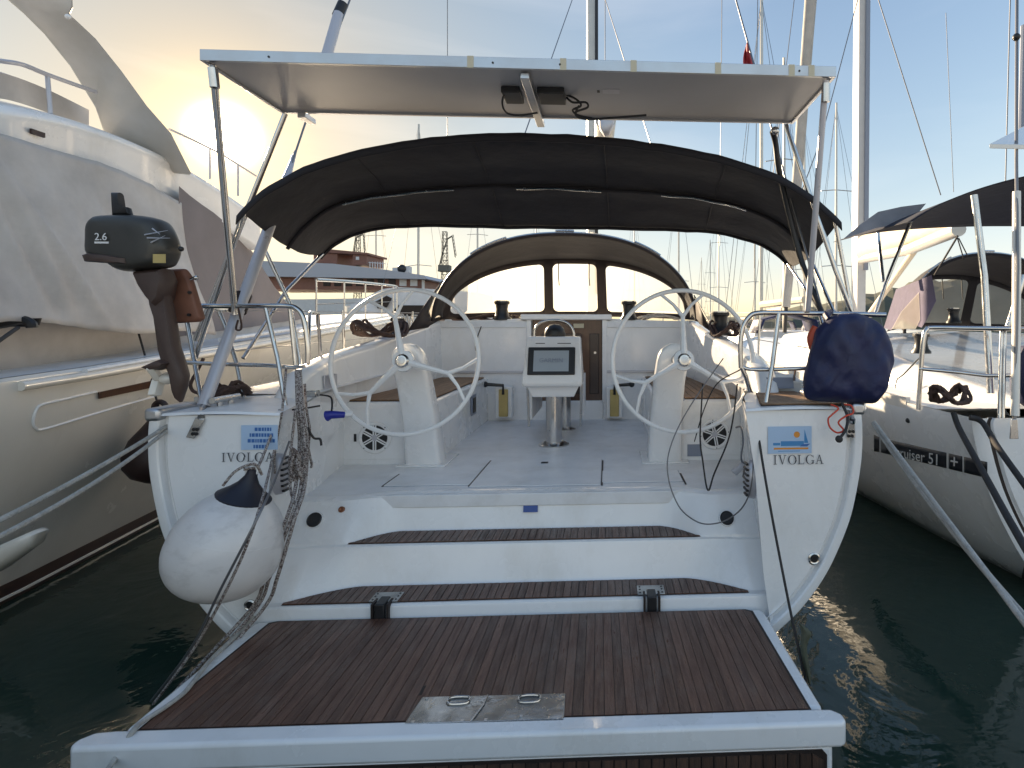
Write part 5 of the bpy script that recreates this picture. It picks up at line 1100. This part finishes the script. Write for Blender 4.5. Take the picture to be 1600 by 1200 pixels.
a2 = rpt(1493.5, 722); text_mesh('hull_emblem', '+', 0.18, a2, rt, upv, WHITEP, hs, lift=0.016)
q = rpt(1419, 657); MB().ball(q, 0.022).build('hull_outlet', BLACK, Y2)
q = rpt(1555, 880) if False else None
# cabin, coaming, bulkhead
secs = []
for y in [0.9+0.35*i for i in range(27)]:
    hw = interp(y, [0.9, 3, 5, 8, 10.3], [1.75, 1.80, 1.72, 1.4, 0.5]); zt_ = interp(y, [0.9, 2.2, 3.2, 4.0, 6.5, 9.5, 10.3], [1.36, 1.52, 1.66, 1.82, 1.86, 1.75, 1.5]); zb = ri(r_z, y)
    sec = [(hw, zb), (hw-0.05, zt_-0.12), (hw-0.12, zt_-0.03), (hw-0.22, zt_)]
    if y > 4.0: sec += [(0, zt_+0.06)]
    else: sec += [(hw-0.30, zt_-0.02)]
    secs.append([Vector((CXr-a, y, bb)) for a, bb in sec]+[Vector((CXr+a, y, bb)) for a, bb in sec[::-1]])
MB().loft(secs, False, True).build('coachroof', GEL, Y2, smooth=45)
MB().box((CXr-1.5, 4.0, 0.8), (CXr+1.5, 4.08, 1.86)).build('bulkhead', GEL, Y2, bevel=0.02)
MB().box((CXr-0.38, 3.95, 0.9), (CXr+0.42, 4.0, 1.82)).build('companionway_door', WOODB, Y2)
MB().loft([[Vector((CXr-1.0+0.25*k, 0.9+0.1*i, 1.315+0.10*math.sin(math.pi*i/20)*math.sin(math.pi*(k+1)/10)*0.6)) for k in range(8)] for i in range(21)]).build('aft_locker_lid', GEL, Y2, smooth=50)
hd2 = hood(Y2, 5.45, 0.35, -0.15, 1.0, (CANVAS, CANVAS, mat('grey_vinyl', (0.55, 0.54, 0.52), 0.14, trans=0.55, var=0.2, vscale=3)), '', W=1.1, win=((-0.9, -0.60), (-0.50, 0.28), (0.38, 0.9)))
# violet side wing of the hood with clear pane
wv_ = [PX(px, py, 4.0) for px, py in ((1455, 430), (1400, 452), (1381, 512), (1392, 516), (1408, 500), (1440, 512), (1447, 500), (1462, 470))]
MB().prism(wv_, (0.006, 0, 0)).build('hood_wing', CANVASV, hd2)
MB().prism([PX(px, py, 3.99) for px, py in ((1435, 457), (1437, 500), (1430, 514), (1393, 514), (1408, 487))], (0.004, 0, 0)).build('wing_pane', VINYL, hd2)
winch(D(1439, 552, 6.0), 1.0, Y2, 'coaming_winch'); winch(D(1490, 505, 7.2), 0.9, Y2)
# bimini
def bim2(u, v):
    au = abs(u); z = lerp(3.40, 3.14, v)-lerp(0.48, 0.15, v)*au**2.1-0.06*au**9
    return Vector((CXr+2.25*u, 1.40+1.65*v-0.06*(1-v)*au**2, z+0.03*math.sin(math.pi*v)*(1-au)))
bi2 = MB().loft([[bim2(u, v/16) for u in us] for v in range(17)]).build('bimini', CANVASB, Y2, solid=0.006, smooth=50); bi2.data.materials[0] = mat('deep_navy_canvas', (0.008, 0.011, 0.028), 0.8, var=0.3, bump=0.5, bscale=7)
MB().prism([PY(px, py, 1.9) for px, py in ((1318, 373), (1345, 350), (1372, 331), (1408, 323), (1447, 318), (1437, 330), (1426, 347), (1370, 356))], (0, 0.006, 0)).build('side_curtain', mat('slate_canvas', (0.24, 0.265, 0.32), 0.8, var=0.2, bump=0.5, bscale=8), bi2)
for pts, r_ in ((((1522, 305, 4.6), (1538, 430, 4.55), (1548, 615, 4.4)), 0.028), (((1370, 345, 6.8), (1380, 440, 6.6)), 0.022), (((1424, 343, 6.2), (1385, 440, 6.1), (1368, 490, 6.0)), 0.02), (((1600, 430, 4.6), (1575, 510, 4.6)), 0.022)):
    MB().tube([D(*q) for q in pts], r_, 10).build('bimini_leg', STEEL, bi2)
# stern rail
r2 = rail('pushpit', [(1435, 640, 4.4), (1440, 560, 4.4), (1444, 525, 4.4), (1448, 515, 4.4), (1458, 512, 4.4), (1530, 513, 4.25), (1640, 514, 4.0)], 0.019, sm=4, parent=Y2)
rail('middle_rail', [(1436, 576, 4.4), (1500, 582, 4.3), (1540, 587, 4.25), (1640, 586, 4.0)], 0.015, parent=r2)
for pts in (((1565, 513, 4.2), (1561, 655, 4.1)), ((1570, 513, 4.2), (1567, 655, 4.1))): rail('stanchion', pts, 0.013, parent=r2)
rail('side_rail', [(1436, 560, 4.45), (1412, 585, 4.8), (1402, 592, 5.0), (1398, 606, 5.0)], 0.008, parent=r2)
# solar panel, backstay with chain plate
MB().prism([D(1546, 232, 4.2), D(1600, 203, 5.0), D(1720, 205, 5.0), D(1720, 236, 4.2)], (0, 0, 0.035)).build('solar_panel', GELC, Y2, bevel=0.004)
MB().tube([D(1589, -30, 4.6), D(1588, 250, 4.2), D(1590, 420, 4.0), D(1585, 655, 3.9)], 0.012, 8).build('backstay', WIRE, Y2)
MB().tube([D(1588.5, 300, 4.15), D(1588, 520, 3.98), D(1586, 650, 3.9)], 0.028, 12).build('backstay_tube', GELC, Y2)
MB().ball(D(1588, 58, 4.45), 0.03, n=10).build('backstay_block', BLACK, Y2)
MB().prism([D(px, py, 3.86) for px, py in ((1581, 655), (1590, 655), (1592, 686), (1578, 686))], (0, 0.01, 0)).build('chain_plate', STEEL, Y2, bevel=0.003)
# mast, boom with cream sail cover, standing rigging
MB().loft([[D(px, 0, 11.5).xy.to_3d()+Vector((0.008*(z-1.8), dy, z)) for px, dy in ((1337, 0.1), (1339, 0), (1352, 0), (1353.5, 0.1), (1352, 0.28), (1339, 0.28))] for z in (1.7, 14)], True, True).build('mast', mat('mast_paint', (0.55, 0.54, 0.53), 0.4, var=0.1), Y2)
MB().loft([[D(px, 0, 11.45).xy.to_3d()+Vector((0.008*(z-1.8), dy, z)) for px, dy in ((1350, 0), (1356, 0.0), (1356, 0.12), (1350, 0.12))] for z in (3.1, 14)], True, True).build('sail_track', LETTERG, Y2)
bmb = MB().tube([D(1346, 405, 11.4), D(1420, 390, 9.0), D(1498, 358, 7.0)], 0.09, 12).build('boom', MASTM, Y2)
scs = []
for i in range(15):
    tt = i/14; p = D(lerp(1349, 1496, tt), lerp(398, 352, tt), lerp(11.3, 7.05, tt)); h_ = 0.34*(1-0.45*tt); 
    scs.append([p+Vector((0.16*math.cos(a)*(1-0.3*tt), 0, h_*math.sin(a)*0.8+0.12)) for a in [2*math.pi*k/14 for k in range(14)]])
MB().loft(scs, True, True).build('sail_cover', SAILC, bmb, smooth=70)
MB().tube([D(1352, 500, 11.3), D(1430, 390, 8.8)], 0.05, 10).build('vang', SAILC, bmb)
for k, (a, bb, c_) in enumerate((((1497, 368), (1460, 430), 0.012), ((1498, 372), (1512, 400), 0.008), ((1496, 372), (1506, 405), 0.008))):
    MB().tube([D(*a, 7.0), D(*bb, 7.2)], c_, 6).build('mainsheet', ROPED, bmb)
MB().tube([D(1360, -40, 9), D(1470, 305, 9)], 0.009, 5).build('rigging_wire', WIRE, Y2); MB().tube([D(1478, 20, 12), D(1490, 300, 12)], 0.007, 5).build('rigging_wire', WIRE, Y2)
MB().tube([D(1579, -20, 7), D(1571, 290, 7)], 0.008, 5).build('rigging_wire', WIRE, Y2); MB().tube([D(1344, -15, 9), D(1282, 220, 8), D(1252, 300, 8)], 0.008, 5).build('rigging_wire', WIRE, Y2)
MB().tube([D(1600, 40, 9), D(1596, 210, 9)], 0.05, 8).build('spreader_tube', LETTERG, Y2)
tag(coil('coiled_rope', D(1484, 632, 4.05), 0.11, 0.06, 6, 0.013, ROPEB, None, h=0.14, seed=51), 'brown mooring rope coiled on the stern cleat of the right yacht', 'rope')
rope('mooring_line', 'dark mooring rope running down along the stern of the right yacht', [D(1490, 645, 4.0), D(1500, 672, 3.9), D(1540, 745, 3.4), D(1580, 818, 3.0), D(1640, 920, 2.5)], 0.02, ROPED)
rope('mooring_line', 'dark rope over the transom corner at the far right', [D(1515, 652, 3.95), D(1535, 660, 3.9), D(1560, 700, 3.6), D(1610, 770, 3.2), D(1660, 840, 2.9)], 0.02, ROPED)
tag(MB().inflate([(1600, 540), (1592, 560), (1586, 590), (1588, 625), (1610, 640), (1660, 640), (1680, 600), (1660, 545), (1630, 535)], 4.1, 0.14, 0.4, 12).build('life_buoy_cover', CANVASB, None, smooth=60), 'navy covered life buoy on the rail of the right yacht, cut by the frame', 'life buoy')
tag(MB().tube([D(1603, 885, 4.1), D(1640, 900, 4.0)], 0.1, 12).build('fender', BLACK, None), 'black fender end at the hull of the right yacht', 'fender')
# furled headsail standing between the yachts
HS = thing('furled_headsail', 'furled grey headsail standing behind the right end of the solar panel', 'sail', D(1235, 470, 13))
MB().tube([D(1228, 480, 13), D(1244, 300, 13.3), D(1262, 60, 13.6), D(1270, -40, 13.8)], [0.10, 0.16], 12, 8).build('rolled_sail', mat('grey_sailcloth', (0.42, 0.40, 0.37), 0.8, var=0.2, vscale=4, bump=0.4, bscale=5), HS, smooth=70)
MB().tube([D(1226, 520, 13), D(1228, 480, 13)], 0.05, 8).build('furling_drum', BLACK, HS)

# ================================================================== farther boats and the shore
FY = thing('moored_yacht', 'far sailing yacht', 'sailing yacht', (0, 0, 0))
fp_ = [(1.9, 1.2), (1.9, 0.7), (1.7, 0.3), (1.4, 0.0), (0.0, -0.3)]
MB().loft([[Vector((w*f, y, z*zf)) for w, z in fp_]+[Vector((-w*f, y, z*zf)) for w, z in fp_[-2::-1]] for y, f, zf in ((-6, 0.85, 1), (-3, 1, 1), (0, 1, 1.02), (3, 0.8, 1.08), (5.2, 0.35, 1.16), (6.2, 0.01, 1.2))]).build('hull', SHIPW, FY)
MB().loft([[Vector((x*f, y, z)) for x, z in ((-1.85, 1.21), (1.85, 1.21))] for y, f in ((-6, 0.85), (0, 1), (3, 0.8), (6.1, 0.02))]).build('deck', GELD, FY)
MB().loft([[Vector((x*f, y, z)) for x, z in ((-1.3, 1.2), (-1.15, zt_), (1.15, zt_), (1.3, 1.2))] for y, f, zt_ in ((-2.2, 1, 1.75), (1, 1, 1.75), (3.6, 0.6, 1.4))], False, True).build('cabin', SHIPW, FY)
MB().loft([[Vector((x, y, z)) for x, z in ((-1.2, 1.7), (-1.0, 2.2), (0, 2.45), (1.0, 2.2), (1.2, 1.7))] for y in (-2.9, -2.0, -1.5)]).build('spray_hood', CANVASB, FY, solid=0.02)
MB().tube([(0, 0.6, 1.6), (0, 0.5, 16.5)], [0.10, 0.07], 8).build('mast', MASTM, FY)
MB().tube([(0, 0.4, 2.9), (0, -4.2, 2.9)], [0.16, 0.13], 8).build('boom', SAILC, FY)
for z in (6.2, 11.0): MB().tube([(-1.0, 0.5, z-0.1), (0, 0.6, z), (1.0, 0.5, z-0.1)], 0.03, 6).build('spreader', MASTM, FY)
for x0, y0 in ((-1.85, 0.2), (1.85, 0.2), (0, -6), (0, 6.1)): MB().tube([(x0, y0, 1.2), (0, 0.55, 16.3)], 0.012, 4).build('stay', WIRE, FY)
for sg in (-1, 1):
    for y in (-5.6, -3.6, -1.4, 1.2, 3.6): MB().tube([(sg*1.75*interp(y, [-6, 0, 3, 6], [.86, 1, .8, .05]), y, 1.2), (sg*1.75*interp(y, [-6, 0, 3, 6], [.86, 1, .8, .05]), y, 1.85)], 0.014, 5).build('stanchion', STEEL, FY)
    MB().tube([(sg*1.75*interp(y, [-6, 0, 3, 6], [.86, 1, .8, .05]), y, 1.84) for y in (-5.6, -3.6, -1.4, 1.2, 3.6, 5.6)], 0.008, 4).build('life_line', WIRE, FY)
# pixel of the mast foot, distance, heading, mast scale, label
far = [(1196, 24, 0.05, 1.0, 'moored yacht seen through the rails just left of the furled headsail'),
       (1222, 31, -0.1, 1.0, 'moored yacht behind the starboard rail, its mast right of the wheel rim'),
       (1262, 38, 0.08, 0.95, 'moored yacht farther off between the starboard rail and the navy cover'),
       (1176, 46, 0.1, 0.9, 'distant yacht whose mast rises above the right edge of the starboard wheel'),
       (1124, 60, -0.05, 1.0, 'distant yacht with its mast over the top of the starboard wheel'),
       (1108, 95, 0.2, 1.0, 'small far yacht whose short mast shows right of the spray hood'),
       (1097, 105, 0.1, 0.9, 'farthest yacht with the shortest mast just right of the spray hood'),
       (1058, 52, 0.15, 1.0, 'distant yacht whose mast shows over the right shoulder of the spray hood'),
       (746, 58, 0.2, 1.05, 'distant yacht whose mast shows right of the harbour crane'),
       (660, 48, -0.2, 1.15, 'distant yacht whose mast stands midway between ferry and crane'),
       (584, 62, 0.0, 1.1, 'distant yacht whose mast rises from behind the ferry roof'),
       (838, 70, 0.1, 1.0, 'distant yacht whose mast shows left of the spray hood top'),
       (1312, 30, 0.0, 0.85, 'moored yacht half hidden behind the navy life buoy cover'),
       (990, 66, 0.1, 1.0, 'distant yacht whose mast shows above the spray hood near the boom')]
for i, (px, d, rz, sc_, lab) in enumerate(far):
    o = FY if i == 0 else copy_tree(FY)
    p = D(px, CY, d); o.location = (p.x, p.y, 0); o.rotation_euler = (0, 0, rz+math.pi*(i % 2)); o.scale = (sc_,)*3
    o['label'] = lab; o['group'] = 'far moored yachts'
# excursion ship
def shp(px, py, d=44): return D(px, py, d)
ES = thing('excursion_ship', 'brown and white excursion ship under the left end of the bimini', 'ship', D(580, CY, 46).xy.to_3d())
def hbox(name, x0, x1, y0, y1, d, dep, m, parent, bev=0.0):
    a, bb = D(x0, y1, d), D(x1, y0, d); return MB().prism([D(x0, y1, d), D(x1, y1, d), D(x1, y0, d), D(x0, y0, d)], ray(CX, CY)*dep).build(name, m, parent, bevel=bev)
secs = []
for x, ztop in ((380, 470), (500, 470), (620, 468), (680, 462), (712, 455)):
    f = 1 if x < 640 else max(0.02, (715-x)/75); secs.append([D(x, 470, 46)+Vector((0, dy*f, 0)) if False else Vector((D(x, CY, 46).x, D(x, CY, 46).y+dy*f, z)) for dy, z in ((-2.6, (CY-ztop)*46/F+CAM.z), (-2.4, 0.0), (0, -0.4), (2.4, 0.0), (2.6, (CY-ztop)*46/F+CAM.z))])
MB().loft(secs).build('hull', SHIPW, ES)
saloon = hbox('saloon', 400, 661, 431, 452, 44, 4.5, SHIPB, ES)
for k in range(9):
    x = 505+k*17; hbox('window', x, x+11, 436, 447, 43.95, 0.04, GLASS if k < 7 else SHIPW, saloon)
MB().prism([D(395, 431.5, 43.4), D(668, 436, 43.4), D(662, 430, 43.4), D(600, 421, 43.4), D(520, 412, 43.4), D(395, 407, 43.4)], ray(CX, CY)*5.6).build('roof', SHIPR, ES)
wh_ = hbox('wheelhouse', 551, 573, 396, 414, 45, 3, SHIPB, ES); hbox('wheelhouse', 490, 527, 396, 414, 45, 3, SHIPB, ES)
MB().prism([D(480, 386, 44.8), D(575, 395, 44.8), D(575, 398, 44.8), D(480, 393, 44.8)], ray(CX, CY)*3.4).build('canopy_roof', SHIPB, ES)
hbox('window', 556, 561, 401, 406, 44.95, 0.03, SHIPW, wh_); hbox('corner_post', 659, 662, 436, 454, 43.9, 0.2, SHIPW, ES)
for x in range(578, 602, 4): MB().tube([D(x, 421, 45), D(x, 409, 45)], 0.03, 5).build('rail_post', SHIPW, ES)
MB().tube([D(576, 410, 45), D(602, 412, 45)], 0.03, 5).build('roof_rail', SHIPW, ES)
MB().ball(D(628, 420, 45), 0.35).build('radar_dome', BLACK, ES); hbox('equipment_box', 632, 639, 416, 426, 45, 0.6, SHIPW, ES); hbox('equipment_box', 613, 622, 418, 424, 45, 0.6, SHIPW, ES)
# white motor boat
WB = thing('motor_boat', 'white motor boat with dark side windows behind the port wheel', 'motor boat', D(640, CY, 21).xy.to_3d())
def wsec(px, zs, dep): 
    p = D(px, CY, 20.5); return [Vector((p.x, p.y+dy*dep, z)) for dy, z in zs]
zz = lambda py, d=20.5: CAM.z+(CY-py)*d/F
MB().loft([wsec(x, [(-1.7, zz(y1)), (-1.7, zz(y1+14)), (-1.4, 0.1), (0, -0.3), (1.4, 0.1), (1.7, zz(y1+14)), (1.7, zz(y1))], f) for x, y1, f in ((545, 478, 0.2), (575, 484, 0.8), (620, 492, 1), (720, 500, 1), (800, 504, 0.95))], False, True).build('hull', SHIPW, WB)
MB().loft([wsec(x, [(-1.35, zz(y0)), (-1.2, zz(y1)), (1.2, zz(y1)), (1.35, zz(y0))], 1) for x, y0, y1 in ((572, 486, 478), (600, 488, 464), (618, 490, 455), (640, 492, 452), (690, 496, 455), (760, 500, 460))], False, True).build('deckhouse', SHIPW, WB, smooth=50)
MB().prism([D(px, py, 19.05) for px, py in ((612, 488), (622, 477), (690, 477), (700, 496), (640, 497))], (0, 0.05, 0)).build('side_window', GLASS, WB)
MB().prism([D(px, py, 19.06) for px, py in ((585, 472), (604, 462), (612, 466), (604, 480), (590, 482))], (0, 0.05, 0)).build('windscreen', GLASS, WB)
rope('boat_fender_cord', 'pale cords hanging on the side rail beyond the port coaming', [D(618, 495, 8.5), D(630, 492, 8.5), D(632, 510, 8.5), D(636, 492, 8.5), D(640, 512, 8.5), D(643, 494, 8.5), D(658, 494, 8.5)], 0.012, ROPEW)
# harbour cranes: lattice towers
def crane(label, px, py0, py1, d, wpx, jib):
    base = D(px, py0, d); T_ = thing('harbour_crane', label, 'crane', (base.x, base.y, 0.0), 'lattice harbour cranes')
    s_ = d/F; zb, zt_ = base.z, D(px, py1, d).z; w0, w1 = wpx*s_/2, wpx*s_/4; r_ = 0.55*s_
    tw = MB(); n_ = 7; cs = ((-1, -1), (1, -1), (1, 1), (-1, 1))
    def cpt(k, tt): w_ = lerp(w0, w1, tt); return Vector((base.x+cs[k % 4][0]*w_, base.y+cs[k % 4][1]*w_, lerp(0.0, zt_, tt)))
    for k in range(4):
        tw.tube([cpt(k, 0), cpt(k, 1)], r_, 5)
        for i in range(n_*2):
            t0, t1 = i/(n_*2), (i+1)/(n_*2); tw.tube([cpt(k, t0), cpt(k+1, t1)], r_*0.6, 4); tw.tube([cpt(k, t1), cpt(k+1, t1)], r_*0.6, 4)
    tw.build('tower', CRANE, T_)
    c0 = D(px, lerp(py0, py1, 0.22), d); MB().obox(c0, (wpx*s_*0.7, 0, 0), (0, wpx*s_*0.6, 0), (0, 0, 5*s_)).build('machine_house', CRANE, T_)
    jb = MB(); prev = None
    for (ax_, ay_), (bx_, by_) in zip(jib[:-1], jib[1:]):
        a, bb = D(ax_, ay_, d), D(bx_, by_, d); off = Vector((0, 3*s_, 0)); o2 = Vector((2.2*s_, 0, 2.2*s_))
        for o_ in (Vector(), off, o2): jb.tube([a+o_, bb+o_], r_*0.7, 4)
        for i in range(6):
            jb.tube([a.lerp(bb, i/6), a.lerp(bb, (i+1)/6)+off], r_*0.5, 4); jb.tube([a.lerp(bb, i/6)+o2, a.lerp(bb, (i+1)/6)], r_*0.5, 4)
    jb.build('jib', CRANE, T_)
    return T_
crane('tall lattice harbour crane with hooked jib left of the spray hood', 695, 436, 362, 190, 12, [(684, 424), (690, 398), (698, 374), (706, 369), (711, 402)])
crane('lattice crane tower partly hidden above the brown ship', 559, 436, 352, 210, 10, [(551, 395), (555, 372), (567, 366), (569, 395)])
# shore quay with low sheds behind the cranes
QY = tag(MB().box((-190, 196, -2), (-18, 260, 1.6)).build('quay', mat('quay_concrete', (0.22, 0.21, 0.19), 0.9, var=0.3, vscale=0.2)), kind='structure')
for i, (x0, x1, h_) in enumerate(((-70, -52, 9), (-120, -96, 8),)):
    S_ = thing('harbour_shed', ('pale harbour shed behind the tall crane', 'pale harbour shed behind the brown ship')[i], 'shed', (x0, 230, 1.6))
    MB().box((x0, 225, 1.6), (x1, 245, h_)).build('wall', mat('shed_wall', (0.35, 0.33, 0.29), 0.9), S_)
    MB().prism([(x0-0.5, 224, h_), (x0-0.5, 246, h_), (x0-0.5, 235, h_+3)], (x1-x0+1, 0, 0)).build('roof', mat('shed_roof', (0.25, 0.12, 0.09), 0.9), S_)
